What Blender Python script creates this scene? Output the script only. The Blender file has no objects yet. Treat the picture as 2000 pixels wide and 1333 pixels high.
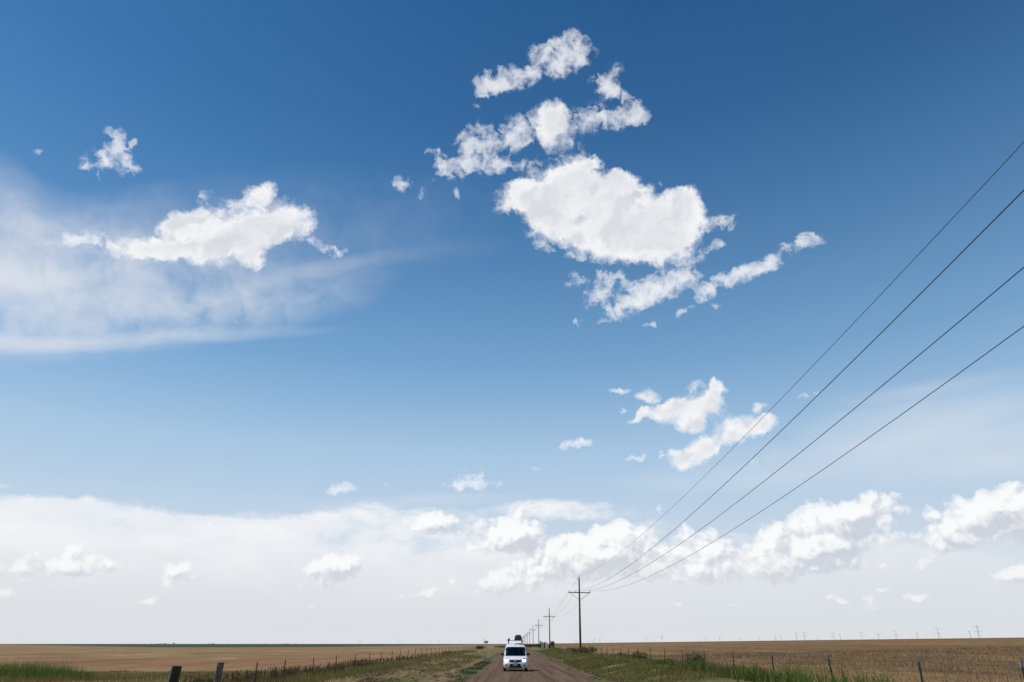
import bpy, bmesh, math, random
import numpy as np
from mathutils import Vector, Matrix, Euler, noise as mnoise

R = math.radians
SC = bpy.context.scene
COL = SC.collection
random.seed(7)

# ------------------------------------------------------------------ camera
F_PX = 1333.0            # focal length in photo pixels (2000 px wide frame, 24 mm lens)
PITCH = R(23.93)
YAW = R(0.275)
CAM_H = 1.87
cam_d = bpy.data.cameras.new('camera')
cam = bpy.data.objects.new('camera', cam_d)
COL.objects.link(cam)
cam_d.sensor_width = 36.0
cam_d.lens = 36.0 * F_PX / 2000.0
cam_d.clip_start = 0.1
cam_d.clip_end = 60000.0
cam.location = (0, 0, CAM_H)
cam.rotation_euler = (R(90) + PITCH, 0, YAW)
SC.camera = cam
CR = Euler((R(90) + PITCH, 0, YAW)).to_matrix()


def pdir(x, y):
    """direction in the world of a pixel of the 2000 x 1333 photograph (for laying out the far sky)"""
    return (CR @ Vector(((x - 1000.0) / F_PX, -(y - 666.5) / F_PX, -1.0))).normalized()


# ------------------------------------------------------------------ exposure
SC.view_settings.view_transform = 'Standard'
SC.view_settings.look = 'None'
SC.view_settings.exposure = 0.0
SC.view_settings.gamma = 1.0
SC.render.filter_size = 1.2

# ------------------------------------------------------------------ sun
SUN_EL, SUN_AZ = 60.0, -78.0
sd = bpy.data.lights.new('sun', 'SUN')
sun = bpy.data.objects.new('sun', sd)
COL.objects.link(sun)
sd.energy = 3.9
sd.angle = R(0.5)
sd.color = (1.0, 0.955, 0.88)
sv = Vector((math.sin(R(SUN_AZ)) * math.cos(R(SUN_EL)), math.cos(R(SUN_AZ)) * math.cos(R(SUN_EL)), math.sin(R(SUN_EL))))
sun.rotation_euler = (-sv).to_track_quat('-Z', 'Y').to_euler()

# ------------------------------------------------------------------ sky with its clouds
world = bpy.data.worlds.new("World")
SC.world = world
world.use_nodes = True
NT = world.node_tree
NT.nodes.clear()


class NB:
    """small helper to write node graphs as expressions"""
    def __init__(s, nt):
        s.nt = nt

    def n(s, t, **kw):
        nd = s.nt.nodes.new(t)
        for k, v in kw.items():
            setattr(nd, k, v)
        return nd

    def put(s, sock, v):
        if isinstance(v, bpy.types.NodeSocket):
            s.nt.links.new(v, sock)
        elif v is not None:
            sock.default_value = v

    def m(s, op, a, b=None, c=None, clamp=False):
        nd = s.n('ShaderNodeMath', operation=op, use_clamp=clamp)
        s.put(nd.inputs[0], a); s.put(nd.inputs[1], b); s.put(nd.inputs[2], c)
        return nd.outputs[0]

    def v(s, op, a, b=None, sc=None):
        nd = s.n('ShaderNodeVectorMath', operation=op)
        s.put(nd.inputs[0], a); s.put(nd.inputs[1], b)
        if sc is not None:
            s.put(nd.inputs['Scale'], sc)
        return nd.outputs[1] if op in ('DOT_PRODUCT', 'LENGTH', 'DISTANCE') else nd.outputs[0]

    def noise(s, vec, scale, detail=4, rough=0.5, lac=2.0, dist=0.0, col=False):
        nd = s.n('ShaderNodeTexNoise')
        s.put(nd.inputs['Vector'], vec)
        nd.inputs['Scale'].default_value = scale
        nd.inputs['Detail'].default_value = detail
        nd.inputs['Roughness'].default_value = rough
        nd.inputs['Lacunarity'].default_value = lac
        nd.inputs['Distortion'].default_value = dist
        return nd.outputs[1 if col else 0]

    def voro(s, vec, scale, detail=0, rough=0.5, feature='F1', col=False, smooth=None):
        nd = s.n('ShaderNodeTexVoronoi', feature=feature)
        s.put(nd.inputs['Vector'], vec)
        nd.inputs['Scale'].default_value = scale
        if 'Detail' in nd.inputs:
            nd.inputs['Detail'].default_value = detail
            nd.inputs['Roughness'].default_value = rough
            nd.inputs['Lacunarity'].default_value = 2.1
        if smooth is not None:
            nd.inputs['Smoothness'].default_value = smooth
        return nd.outputs[1 if col else 0]

    def ss(s, x, lo, hi, a=0.0, b=1.0):
        nd = s.n('ShaderNodeMapRange', interpolation_type='SMOOTHSTEP')
        s.put(nd.inputs[0], x)
        for i, q in enumerate((lo, hi, a, b)):
            s.put(nd.inputs[i + 1], q)
        return nd.outputs[0]

    def lin(s, x, lo, hi, a=0.0, b=1.0):
        nd = s.n('ShaderNodeMapRange')
        nd.clamp = True
        s.put(nd.inputs[0], x)
        for i, q in enumerate((lo, hi, a, b)):
            s.put(nd.inputs[i + 1], q)
        return nd.outputs[0]

    def mix(s, f, a, b, mode='MIX'):
        nd = s.n('ShaderNodeMix', data_type='RGBA', blend_type=mode)
        s.put(nd.inputs[0], f); s.put(nd.inputs[6], a); s.put(nd.inputs[7], b)
        return nd.outputs[2]

    def mapping(s, vec, loc=(0, 0, 0), rot=(0, 0, 0), scale=(1, 1, 1), kind='POINT'):
        nd = s.n('ShaderNodeMapping', vector_type=kind)
        s.put(nd.inputs[0], vec)
        nd.inputs[1].default_value = loc
        nd.inputs[2].default_value = rot
        nd.inputs[3].default_value = scale
        return nd.outputs[0]


def lin1(c):
    c /= 255.0
    return c / 12.92 if c <= 0.04045 else ((c + 0.055) / 1.055) ** 2.4


def srgb(r, g, b, k=1.0):
    return (lin1(r) * k, lin1(g) * k, lin1(b) * k, 1.0)

W = NB(NT)
SKY_STRENGTH = 0.1
SK = 1.0 / SKY_STRENGTH


def coords():
    """direction, its components and the clear sky, in the node tree being written"""
    global D, DX, DY, DZ
    D = W.n('ShaderNodeTexCoord').outputs['Generated']
    sp = W.n('ShaderNodeSeparateXYZ'); W.put(sp.inputs[0], D)
    DX, DY, DZ = sp.outputs


def clear_sky():
    sky = W.n('ShaderNodeTexSky', sky_type='NISHITA')
    sky.sun_disc = False
    sky.sun_elevation = R(SUN_EL)
    sky.sun_rotation = R(SUN_AZ)
    sky.air_density = 1.0
    sky.dust_density = 0.6
    sky.ozone_density = 2.0
    sky.altitude = 900
    return sky.outputs[0]


def blob(x, y, rx, ry, ang=0.0, dx=0.0, dy=0.0):
    """soft ellipse of sky centred on a direction; ang in degrees, up to the right positive"""
    c = pdir(x + dx, y + dy)
    a = R(ang)
    ux, uy = math.cos(a), -math.sin(a)
    p1 = pdir(x + dx + rx * ux, y + dy + rx * uy) - c
    p2 = pdir(x + dx + ry * uy, y + dy - ry * ux) - c
    t1 = (p1 - c * p1.dot(c)); r1 = t1.length; t1.normalize()
    t2 = (p2 - c * p2.dot(c)); t2 = t2 - t1 * t2.dot(t1); r2 = t2.length; t2.normalize()
    return c, t1 / r1, t2 / r2, r1, r2


def field(vec, blobs, dx=0.0, dy=0.0, grow=1.0):
    acc = None
    for b in blobs:
        x, y, rx, ry = b[:4]
        ang = b[4] if len(b) > 4 else 0
        w = b[5] if len(b) > 5 else 1.0
        c, a1, a2, r1, r2 = blob(x, y, rx * grow, ry * grow, ang, dx, dy)
        q1 = W.v('DOT_PRODUCT', vec, tuple(a1))
        q2 = W.v('DOT_PRODUCT', vec, tuple(a2))
        l = W.m('SQRT', W.m('MULTIPLY_ADD', q1, q1, W.m('MULTIPLY', q2, q2)))
        g = W.m('SUBTRACT', 1.0, l, clamp=True)
        acc = W.m('MULTIPLY_ADD', g, w, 0.0 if acc is None else acc)
    return acc if acc is not None else 0.0


def bounds(b, grow, margin):
    """extent of a blob in the two coordinates the sky is split along: DX / DY and DZ"""
    us, zs = [], []
    x, y, rx, ry = b[:4]
    a = R(b[4] if len(b) > 4 else 0)
    for k in range(16):
        t = k * math.pi / 8
        px = rx * grow * math.cos(t); py = ry * grow * math.sin(t)
        d = pdir(x + px * math.cos(a) + py * math.sin(a), y - px * math.sin(a) + py * math.cos(a))
        us.append(d.x / d.y); zs.append(d.z)
    return min(us) - margin * 1.3, max(us) + margin * 1.3, min(zs) - margin, max(zs) + margin

dense = [
 # big cloud in the middle
 (1012,388,62,38,18),(1085,372,95,66,20),(1118,334,46,38,25),(1148,318,26,14,10),(1150,415,130,88,-8),(1195,378,70,55),(1262,440,120,84,-8),(1214,352,36,26,-10),(1325,385,40,26,-20),
 (1318,425,72,66),(1190,478,80,52,-15),(1300,470,75,58),(1235,470,70,50),(1070,430,80,42,-30),(1345,400,40,40),
 # left cloud
 (290,486,110,24,2),(375,480,115,40,8),(395,432,105,34,4),(345,440,48,28),(465,474,110,48,18),(520,435,80,60,25),
 (566,440,60,46),(498,504,30,30,30),(505,375,42,26,25),(470,455,80,30,20),
 # upper middle
 (1080,252,50,58,25),(1085,230,36,36),
 # lower right pair
 (1300,800,66,20,12),(1352,805,80,38,8),(1392,782,42,26,30),(1400,757,20,16),(1350,832,34,18),(1268,772,30,18),
 (1450,836,68,34,12),(1493,827,36,20,15),(1350,888,62,30,14),(1382,868,36,28),(1245,812,34,12,35),
]
thin = [
 (1104,102,58,40,10),(1085,135,26,24,0,.8),(1062,95,34,24,0,.7),(1134,105,16,40,-10,.6),
 (1000,152,58,30,8),(962,162,38,22),(940,185,16,34,-20,.6),(1040,138,28,20,0,.6),
 (1190,160,26,44,-35,.8),(1214,188,46,26,-25,.85),(1165,150,26,14,30,.5),
 (1200,232,80,26,6,.8),(1242,228,34,16,0,.9),(1150,235,50,36,0,.55),
 (926,285,34,52,-30,1.1),(985,282,50,34,20,.7),(958,318,34,24,0,.45),(888,332,52,32,10,.75),(998,325,50,18,-8,.7),
 (1020,252,50,34,20,.6),(1050,312,40,16,0,.3),(865,320,24,24,0,.6),(1110,296,40,20,20,.35),
 (783,358,24,18,0,.8),(826,373,11,13,-30,.8),(845,293,20,10,20,.7),(893,383,10,12,0,.6),
 (1172,575,40,36,0,.75),(1195,545,34,16,0,.7),(1168,533,14,12,0,.8),(1245,568,56,24,20,.75),(1292,560,76,34,25,.95),(1335,545,36,26,0,.75),(1062,472,52,18,-35,.55),(1112,494,40,14,-15,.5),(1352,506,34,14,10,.4),(1262,368,30,16,20,.5),(1160,318,30,14,-20,.4),
 (1232,598,70,20,25,.95),(1372,572,44,18,40,.9),(1432,545,76,20,16,1.0),(1492,520,36,18,28,1.),(1542,490,52,18,30,.65),(1582,475,40,22,0,.65),
 (1404,440,56,16,8,.75),(1392,482,32,10,15,.75),(1268,365,26,12,45,.7),(1118,545,30,18,0,.4),(1338,612,20,9,40,.6),(1285,636,20,9,15,.6),(1392,597,18,8,0,.45),(1130,630,16,8,30,.5),
 (205,316,56,32,12,1.),(226,282,26,42,10,1.),(258,279,10,10,0,.8),(245,330,30,18,0,.6),(75,306,20,6,0,.35),
 (150,466,72,18,12,.8),(200,478,60,18,0,.7),(404,388,22,18,30,.6),(482,395,44,24,40,.75),(452,402,24,16,0,.6),(632,482,42,13,-22,.65),(662,490,20,12,0,.6),
 (1208,763,24,9,5,1.),(1125,867,34,11,10,1.2),(1240,890,22,10,5,1.),(1478,797,24,14,25,.9),(1362,765,20,13,0,.9),(1218,800,12,10,20,.9),
 (1345,906,34,10,12,.8),(1268,855,16,8,0,.4),(1290,890,12,6,30,.5),(1040,908,20,6,-20,.4),(1122,757,9,6,0,.6),
 (666,952,36,15,12,1.2),(917,938,36,18,20,.9),(905,950,50,9,0,.8),(960,942,30,7,0,.6),(1580,772,30,8,10,.5),(750,945,14,8,0,.3),(600,914,10,5,0,.4),
 (1260,640,24,8,0,.3),(1480,900,60,12,12,.25),
]
hor = [
 (860,1018,60,22,0,.85),(845,1030,75,18,0,.7),(1003,1020,30,34,0,.8),(1000,1045,70,34,10,.9),(970,1060,60,22,15,.7),(1040,1055,40,24,0,.7),
 (1212,1042,44,38,0,1.),(1190,1085,90,42,10,.9),(1130,1082,66,40,15,.9),(1060,1112,96,36,14,.9),(985,1140,70,18,8,.7),(1240,1105,60,36,0,.6),
 (1352,1060,60,36,0,.8),(1395,1085,60,36,0,.8),(1330,1105,66,28,0,.6),(1418,1130,70,20,0,.5),(1320,1130,60,20,0,.5),
 (1505,1050,26,26,0,.8),(1492,1095,50,46,0,.9),(1640,1000,90,36,8,1.),(1615,1050,90,36,6,.7),(1550,1100,70,36,0,.5),(1595,1030,70,36,0,.8),(1712,998,66,24,14,.75),(1650,1070,80,24,10,.8),(1575,1085,80,26,8,.8),
 (1600,1112,80,12,0,.45),(1722,1106,30,16,20,.8),(1680,1105,30,14,0,.5),
 (1880,1028,118,42,6,1.0),(1940,1000,90,44,8,1.),(2030,1000,90,52,0,1.),(1835,1048,50,18,0,.5),(1835,1082,44,16,28,.6),(1800,1108,30,12,10,.6),
 (1965,1118,46,20,20,.8),(2010,1125,60,22,0,.8),
 (1720,1150,28,10,0,.9),(1622,1165,20,9,0,.8),(1645,1178,20,8,0,.8),(1700,1190,30,10,0,.8),(1790,1167,34,8,0,.8),(1427,1182,34,8,0,.8),(1325,1182,24,10,0,.8),(1690,1170,20,8,0,.5),(1540,1150,60,14,0,.4),
 (130,1060,120,16,6,.35),(450,1100,90,16,0,.3),(520,1075,80,12,6,.25),(720,1080,80,16,-4,.25),(900,1120,80,16,8,.35),(760,1010,70,12,10,.3),(640,1108,44,24,0,1.1),(676,1108,30,18,0,.8),(630,1130,70,24,0,.5),(640,1150,60,12,0,.4),(600,1050,60,14,15,.35),(832,1157,44,14,12,.9),
 (205,1103,60,18,8,1.1),(340,1118,50,18,0,1.0),(345,1135,30,14,0,.5),(280,1177,50,11,0,.7),(55,1112,110,28,6,1.0),(132,1085,30,18,40,.7),(40,1165,90,14,0,.5),(414,1024,32,9,5,.9),
 (760,1040,50,24,0,.3),(1290,1000,34,20,30,.5),(605,1184,18,7,0,.5),
]
veil = [
 (60,600,520,120,4,.50),(330,615,420,62,5,.42),(120,540,460,120,4,.55),(-20,470,330,150,-10,.42),(500,470,500,150,8,.14),(-20,400,150,110,-40,.42),(160,420,260,50,12,.2),(250,470,360,80,8,.35),
 (60,540,200,36,5,.6),(420,600,380,80,10,.45),
]
streak = [
 (190,667,500,22,3,.62),(60,670,330,20,-2,.5),(540,548,240,22,14,.26),(690,515,180,22,10,.14),(860,490,150,30,6,.06),
 (1850,815,420,70,5,.55),(1900,870,500,90,0,.30),(1700,880,600,40,4,.4),(1550,930,560,36,2,.5),(1950,900,360,36,0,.35),(800,980,260,16,3,.4),
 (1800,760,300,20,8,.25),(30,980,120,16,-6,.5),
]
bankTop = [(120,1000,110,34,0,1.0),(175,1005,50,26,-30,.5),(300,1012,50,20,0,.5),(372,1018,60,18,0,.35),(120,1010,150,46,0,.45),(20,1035,120,30,0,.6),(330,1025,140,34,0,.6),(560,1030,260,34,0,.6),(900,1000,300,40,4,.6),(1130,985,220,34,2,.6),(1330,1010,220,40,0,.5)]

def thick(d, thr, k, p):
    """opacity of a cloud from how thick it is: clear, frayed, then solid"""
    x = W.m('POWER', W.m('MAXIMUM', W.m('SUBTRACT', d, thr), 0.0), p)
    return W.m('SUBTRACT', 1.0, W.m('POWER', 2.718, W.m('MULTIPLY', x, -k)))


GD, GT, GH = 1.02, 1.16, 1.75
SETS = [('dense', dense, GD, 0.045), ('thin', thin, GT, 0.045), ('hor', hor, GH, 0.03), ('veil', veil, 1.0, 0.04),
        ('streak', streak, 1.0, 0.03), ('bank', bankTop, 1.2, 0.02)]
ITEMS = [(k, b, bounds(b, g, m), {'hor': 2.2, 'thin': 1, 'dense': 1, 'veil': 0.6, 'streak': 0.6, 'bank': 0.6}[k]) for k, l, g, m in SETS for b in l]
REGIONS = []
LIGHT = pdir(1000, 1000) - pdir(1007, 1011)


def leaf(items, z0, z1):
    """everything that fills one part of the sky, as a Background shader"""
    global W
    grp = bpy.data.node_groups.new('sky_region', 'ShaderNodeTree')
    grp.interface.new_socket('Shader', in_out='OUTPUT', socket_type='NodeSocketShader')
    W = NB(grp)
    coords()
    L = {k: [b for kk, b, bb, w in items if kk == k] for k in ('dense', 'thin', 'hor', 'veil', 'streak', 'bank')}
    low = z0 < 0.22
    warp1 = W.v('SCALE', W.v('SUBTRACT', W.noise(D, 15, 1, 0.5, col=True), (0.5, 0.5, 0.5)), sc=0.022)
    c = W.v('MULTIPLY', clear_sky(), SKY_TINT)
    hz = W.n('ShaderNodeValToRGB')
    ramp(hz, [(0.0, .96), (.12, .93), (.25, .86), (.37, .58), (.50, .32), (.66, .09), (.8, 0.0)])
    W.put(hz.inputs[0], DZ)
    hc = W.n('ShaderNodeValToRGB')
    rampc(hc, [(0.0, (221, 225, 229)), (.10, (212, 223, 233)), (.22, (184, 210, 233)), (.37, (148, 193, 230)), (.6, (120, 175, 225))])
    W.put(hc.inputs[0], DZ)
    c = W.mix(hz.outputs[0], c, W.v('SCALE', hc.outputs[0], sc=SK))
    if L['veil'] or L['streak']:
        el_n = W.mapping(D, rot=(0, R(-12), 0), scale=(1.0, 1.0, 5.0))
        cirN = W.noise(W.v('ADD', el_n, W.v('SCALE', warp1, sc=2.0)), 5.0, 6, 0.55)
        DS = W.v('ADD', D, W.v('SCALE', warp1, sc=0.45))
        s1 = 0.0
        if L['veil']:
            cirF = W.noise(W.v('ADD', D, W.v('SCALE', warp1, sc=2.5)), 15.0, 6, 0.58)
            s1 = W.m('MULTIPLY', W.m('MULTIPLY', field(DS, L['veil']), W.lin(cirF, 0.30, 0.70, 0.2, 1.7)), W.lin(cirN, 0.3, 0.7, 0.75, 1.2))
        if L['streak']:
            s1 = W.m('MULTIPLY_ADD', field(DS, L['streak']), W.lin(cirN, 0.3, 0.7, 0.5, 1.25), s1)
        veilA = W.m('SUBTRACT', 1.0, W.m('POWER', 2.718, W.m('MULTIPLY', s1, -0.88)))
        c = W.mix(veilA, c, C_CIR)
    puffy = L['dense'] or L['thin'] or L['hor']
    if puffy or low:
        warp2 = W.v('SCALE', W.v('SUBTRACT', W.noise(D, 60, 4, 0.62, col=True), (0.5, 0.5, 0.5)), sc=0.020)
    if low:
        soft = W.noise(W.v('ADD', W.v('MULTIPLY', D, (1, 1, 2.6)), warp1), 9.0, 5, 0.6)
        Fb = field(W.v('ADD', D, W.v('SCALE', warp2, sc=0.9)), L['bank'], grow=1.2)
        lumps = W.m('ADD', W.m('MULTIPLY', Fb, 0.055), W.m('MULTIPLY', W.m('SUBTRACT', soft, 0.5), 0.14))
        side = W.lin(DX, -0.2, 0.5, 0.0, 0.035)
        h1 = W.m('SUBTRACT', W.m('ADD', DZ, side), lumps)
        ba = W.m('MULTIPLY', W.ss(h1, 0.164, 0.122), W.lin(DX, 0.05, 0.5, 0.95, 0.60))
        ba = W.m('MULTIPLY', ba, W.lin(soft, 0.32, 0.66, 0.62, 1.0))
        cb = W.mix(W.ss(DZ, 0.145, 0.02), srgb(245, 246, 248, SK), srgb(221, 224, 228, SK))
        c = W.mix(ba, c, cb)
    if puffy:
        DW = W.v('ADD', W.v('ADD', D, warp1), warp2)
        wN = W.noise(DW, 42, 7, 0.62, 2.1)
        w2 = W.noise(W.v('ADD', DW, tuple(LIGHT)), 42, 4, 0.62, 2.1)
        nz = W.m('SUBTRACT', wN, 0.5)
        dn = W.m('SUBTRACT', wN, w2)
    if L['hor']:
        HV = W.v('ADD', W.v('ADD', D, warp1), W.v('SCALE', warp2, sc=0.6))
        pv = W.voro(HV, 38, 2, 0.5)
        pv2 = W.voro(W.v('ADD', HV, tuple(LIGHT)), 38, 2, 0.5)
        HW = W.v('ADD', D, W.v('SCALE', warp2, sc=0.9))
        Fh = field(HW, L['hor'], grow=GH)
        Fh2 = field(HW, L['hor'], dx=9, dy=12, grow=GH)
        hd = W.m('MULTIPLY_ADD', W.m('SUBTRACT', 0.45, pv), 0.75, W.m('MULTIPLY_ADD', nz, 0.6, Fh))
        hA = W.m('MULTIPLY', thick(hd, 0.21, 7.5, 1.35), W.ss(Fh, 0.02, 0.20))
        emb = W.m('ADD', W.m('SUBTRACT', Fh, Fh2), W.m('MULTIPLY', W.m('SUBTRACT', pv2, pv), 0.75))
        emb = W.m('MULTIPLY_ADD', dn, 0.35, emb)
        lit = W.lin(emb, -0.30, 0.26)
        ch = W.mix(lit, srgb(205, 210, 220, SK), srgb(253, 253, 253, SK))
        c = W.mix(W.m('MULTIPLY', hA, W.ss(DZ, 0.03, 0.14, 0.6, 0.95)), c, ch)
    if L['thin']:
        Ft = field(DW, L['thin'], grow=GT)
        wT = W.m('SUBTRACT', W.noise(DW, 70, 8, 0.68, 1.4), 0.5)
        nr = W.noise(DW, 30, 7, 0.60, 1.8)
        thread = W.m('SUBTRACT', 1.0, W.m('MULTIPLY', W.m('ABSOLUTE', W.m('SUBTRACT', nr, 0.5)), 10.0), clamp=True)
        td = W.m('MULTIPLY_ADD', wT, 2.2, W.m('MULTIPLY_ADD', nz, 1.3, W.m('MULTIPLY', Ft, 0.85)))
        td = W.m('MULTIPLY_ADD', thread, 0.36, W.m('SUBTRACT', td, 0.13))
        tA = W.m('MULTIPLY', thick(td, 0.14, 1.9, 1.35), W.ss(Ft, 0.02, 0.30))
        c = W.mix(W.m('MULTIPLY', tA, 0.97), c, srgb(241, 243, 247, SK))
    if L['dense']:
        Fd = field(DW, L['dense'], grow=GD)
        sat = W.m('MINIMUM', Fd, 1.1)
        d2 = W.m('MULTIPLY_ADD', nz, 2.0, sat)
        dA = W.m('MULTIPLY', thick(d2, 0.18, 6.0, 1.5), W.ss(Fd, 0.03, 0.25))
        halo = W.m('MULTIPLY', W.m('MULTIPLY', W.ss(W.m('MULTIPLY_ADD', nz, 1.6, Fd), 0.0, 0.55), W.ss(Fd, 0.0, 0.2)), 0.55)
        dA = W.m('MAXIMUM', dA, halo)
        big = W.noise(D, 11, 3, 0.5)
        th = W.m('MULTIPLY_ADD', W.m('SUBTRACT', big, 0.5), 1.6, Fd)
        cd = W.mix(W.ss(th, 0.40, 1.5), srgb(249, 249, 250, SK), srgb(224, 227, 232, SK))
        cd = W.mix(W.m('MULTIPLY', W.ss(dn, -0.14, 0.14), 0.22), cd, srgb(252, 252, 252, SK))
        r1 = W.noise(DW, 19, 2, 0.5)
        r2 = W.noise(W.v('ADD', DW, W.v('SCALE', tuple(LIGHT), sc=1.5)), 19, 2, 0.5)
        cd = W.mix(W.m('MULTIPLY', W.m('MULTIPLY', W.ss(W.m('SUBTRACT', r2, r1), -0.01, 0.12), W.ss(Fd, 0.3, 0.8)), 0.75), cd, srgb(213, 217, 225, SK))
        c = W.mix(dA, c, cd)
    if z0 < 0.01:
        c = W.mix(W.ss(DZ, 0.0, -0.01), c, srgb(120, 105, 85, SK))
    b = W.n('ShaderNodeBackground')
    W.put(b.inputs[0], c)
    b.inputs[1].default_value = SKY_STRENGTH
    go = W.n('NodeGroupOutput')
    grp.links.new(b.outputs[0], go.inputs[0])
    REGIONS.append(grp)
    return grp


def ramp(nd, stops):
    e = nd.color_ramp.elements
    while len(e) > 1:
        e.remove(e[-1])
    e[0].position = stops[0][0]; e[0].color = (stops[0][1],) * 3 + (1,)
    for p, v in stops[1:]:
        q = e.new(p); q.color = (v, v, v, 1)


def rampc(nd, stops):
    e = nd.color_ramp.elements
    while len(e) > 1:
        e.remove(e[-1])
    e[0].position = stops[0][0]; e[0].color = srgb(*stops[0][1])
    for p, v in stops[1:]:
        q = e.new(p); q.color = srgb(*v)


SKY_TINT = (0.21, 0.61, 0.86)
C_CIR = srgb(228, 231, 237, SK)


def split(items, u0, u1, z0, z1, depth):
    cost = sum(w for k, b, bb, w in items)
    if cost < 12 or depth == 0:
        return leaf(items, z0, z1)
    best = None
    for axis, lo, hi in ((0, max(u0, -1.0), min(u1, 1.1)), (1, max(z0, 0.0), min(z1, 0.85))):
        for k in range(1, 12):
            t = lo + (hi - lo) * k / 12
            a = [i for i in items if i[2][axis * 2] < t]
            b = [i for i in items if i[2][axis * 2 + 1] > t]
            fa = (t - lo) / (hi - lo) * (u1 - u0 if axis else 1)
            ca = sum(i[3] for i in a); cb = sum(i[3] for i in b)
            s = ca * (t - lo) / (hi - lo) + cb * (hi - t) / (hi - lo)
            if best is None or s < best[0]:
                best = (s, axis, t, a, b)
    s, axis, t, a, b = best
    if s > 0.93 * cost:
        return leaf(items, z0, z1)
    if axis:
        A, B = split(a, u0, u1, z0, t, depth - 1), split(b, u0, u1, t, z1, depth - 1)
    else:
        A, B = split(a, u0, t, z0, z1, depth - 1), split(b, t, u1, z0, z1, depth - 1)
    return (axis, t, A, B)


tree = (2, 0.25, leaf([], 0.0, 1.0), split(ITEMS, -3.0, 3.0, 0.0, 1.0, 6))
W = NB(NT)
coords()
DU = W.m('DIVIDE', DX, W.m('MAXIMUM', DY, 0.02))


def join(t):
    if not isinstance(t, tuple):
        g = W.n('ShaderNodeGroup')
        g.node_tree = t
        return g.outputs[0]
    mx = W.n('ShaderNodeMixShader')
    W.put(mx.inputs[0], W.m('GREATER_THAN', (DU, DZ, DY)[t[0]], t[1]))
    NT.links.new(join(t[2]), mx.inputs[1]); NT.links.new(join(t[3]), mx.inputs[2])
    return mx.outputs[0]


outw = W.n('ShaderNodeOutputWorld')
NT.links.new(join(tree), outw.inputs[0])
world.cycles.sampling_method = 'MANUAL'
world.cycles.sample_map_resolution = 512

# ================================================================== helpers

RNG = np.random.default_rng(11)


def tag(o, label=None, cat=None, group=None, kind=None):
    if label: o['label'] = label
    if cat: o['category'] = cat
    if group: o['group'] = group
    if kind: o['kind'] = kind
    return o


def empty(name, loc=(0, 0, 0), rz=0.0):
    o = bpy.data.objects.new(name, None)
    COL.objects.link(o)
    o.location = loc
    o.rotation_euler = (0, 0, rz)
    o.empty_display_size = 0.3
    return o


def link_bm(name, bm, mat, parent=None, smooth=False, bevel=0.0):
    me = bpy.data.meshes.new(name)
    if bevel > 0:
        bmesh.ops.bevel(bm, geom=[e for e in bm.edges if e.calc_face_angle(0) > 0.6], offset=bevel, segments=2, affect='EDGES', profile=0.6)
    bmesh.ops.recalc_face_normals(bm, faces=bm.faces)
    bm.to_mesh(me)
    bm.free()
    if smooth:
        me.polygons.foreach_set('use_smooth', [True] * len(me.polygons))
    me.materials.append(mat)
    o = bpy.data.objects.new(name, me)
    COL.objects.link(o)
    o.parent = parent
    return o


def np_mesh(name, verts, faces, mat, parent=None, tint=None, smooth=False):
    me = bpy.data.meshes.new(name)
    v = np.asarray(verts, dtype=np.float32)
    f = np.asarray(faces, dtype=np.int32)
    k = f.shape[1]
    me.vertices.add(len(v)); me.vertices.foreach_set('co', v.ravel())
    me.loops.add(f.size); me.loops.foreach_set('vertex_index', f.ravel())
    me.polygons.add(len(f))
    me.polygons.foreach_set('loop_start', np.arange(0, f.size, k, dtype=np.int32))
    me.polygons.foreach_set('loop_total', np.full(len(f), k, dtype=np.int32))
    if tint is not None:
        a = me.attributes.new('tint', 'FLOAT', 'POINT')
        a.data.foreach_set('value', np.asarray(tint, dtype=np.float32))
    me.update(calc_edges=True)
    if smooth:
        me.polygons.foreach_set('use_smooth', [True] * len(me.polygons))
    me.materials.append(mat)
    o = bpy.data.objects.new(name, me)
    COL.objects.link(o)
    o.parent = parent
    return o


def box(bm, c, s, rot=None):
    m = Matrix.Translation(c)
    if rot is not None:
        m = m @ rot.to_4x4()
    m = m @ Matrix.Diagonal((s[0], s[1], s[2], 1))
    return bmesh.ops.create_cube(bm, size=1.0, matrix=m)['verts']


def tube(bm, a, b, r1, r2=None, seg=10, caps=True):
    a, b = Vector(a), Vector(b)
    d = b - a
    q = d.to_track_quat('Z', 'Y').to_matrix().to_4x4()
    m = Matrix.Translation((a + b) / 2) @ q
    bmesh.ops.create_cone(bm, cap_ends=caps, segments=seg, radius1=r1, radius2=r1 if r2 is None else r2, depth=d.length, matrix=m)


def path_tube(bm, pts, r, seg=5):
    pts = [Vector(p) for p in pts]
    rings = []
    for i, p in enumerate(pts):
        t = (pts[min(i + 1, len(pts) - 1)] - pts[max(i - 1, 0)]).normalized()
        up = Vector((0, 0, 1)) if abs(t.z) < 0.9 else Vector((1, 0, 0))
        s = t.cross(up).normalized(); u = s.cross(t)
        rings.append([bm.verts.new(p + (s * math.cos(2 * math.pi * k / seg) + u * math.sin(2 * math.pi * k / seg)) * r) for k in range(seg)])
    for a, b in zip(rings, rings[1:]):
        for k in range(seg):
            bm.faces.new((a[k], a[(k + 1) % seg], b[(k + 1) % seg], b[k]))
    bm.faces.new(rings[0][::-1]); bm.faces.new(rings[-1])


def copy_tree(o, parent=None):
    c = o.copy()
    COL.objects.link(c)
    if parent is not None:
        c.parent = parent
    for ch in KIDS.get(o.name, []):
        copy_tree(ch, c)
    return c


KIDS = {}


def note_kids(root):
    """remember the parts of a thing so that copy_tree can copy them"""
    def rec(o):
        KIDS[o.name] = [c for c in COL.objects if c.parent == o]
        for c in KIDS[o.name]:
            rec(c)
    rec(root)


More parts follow.
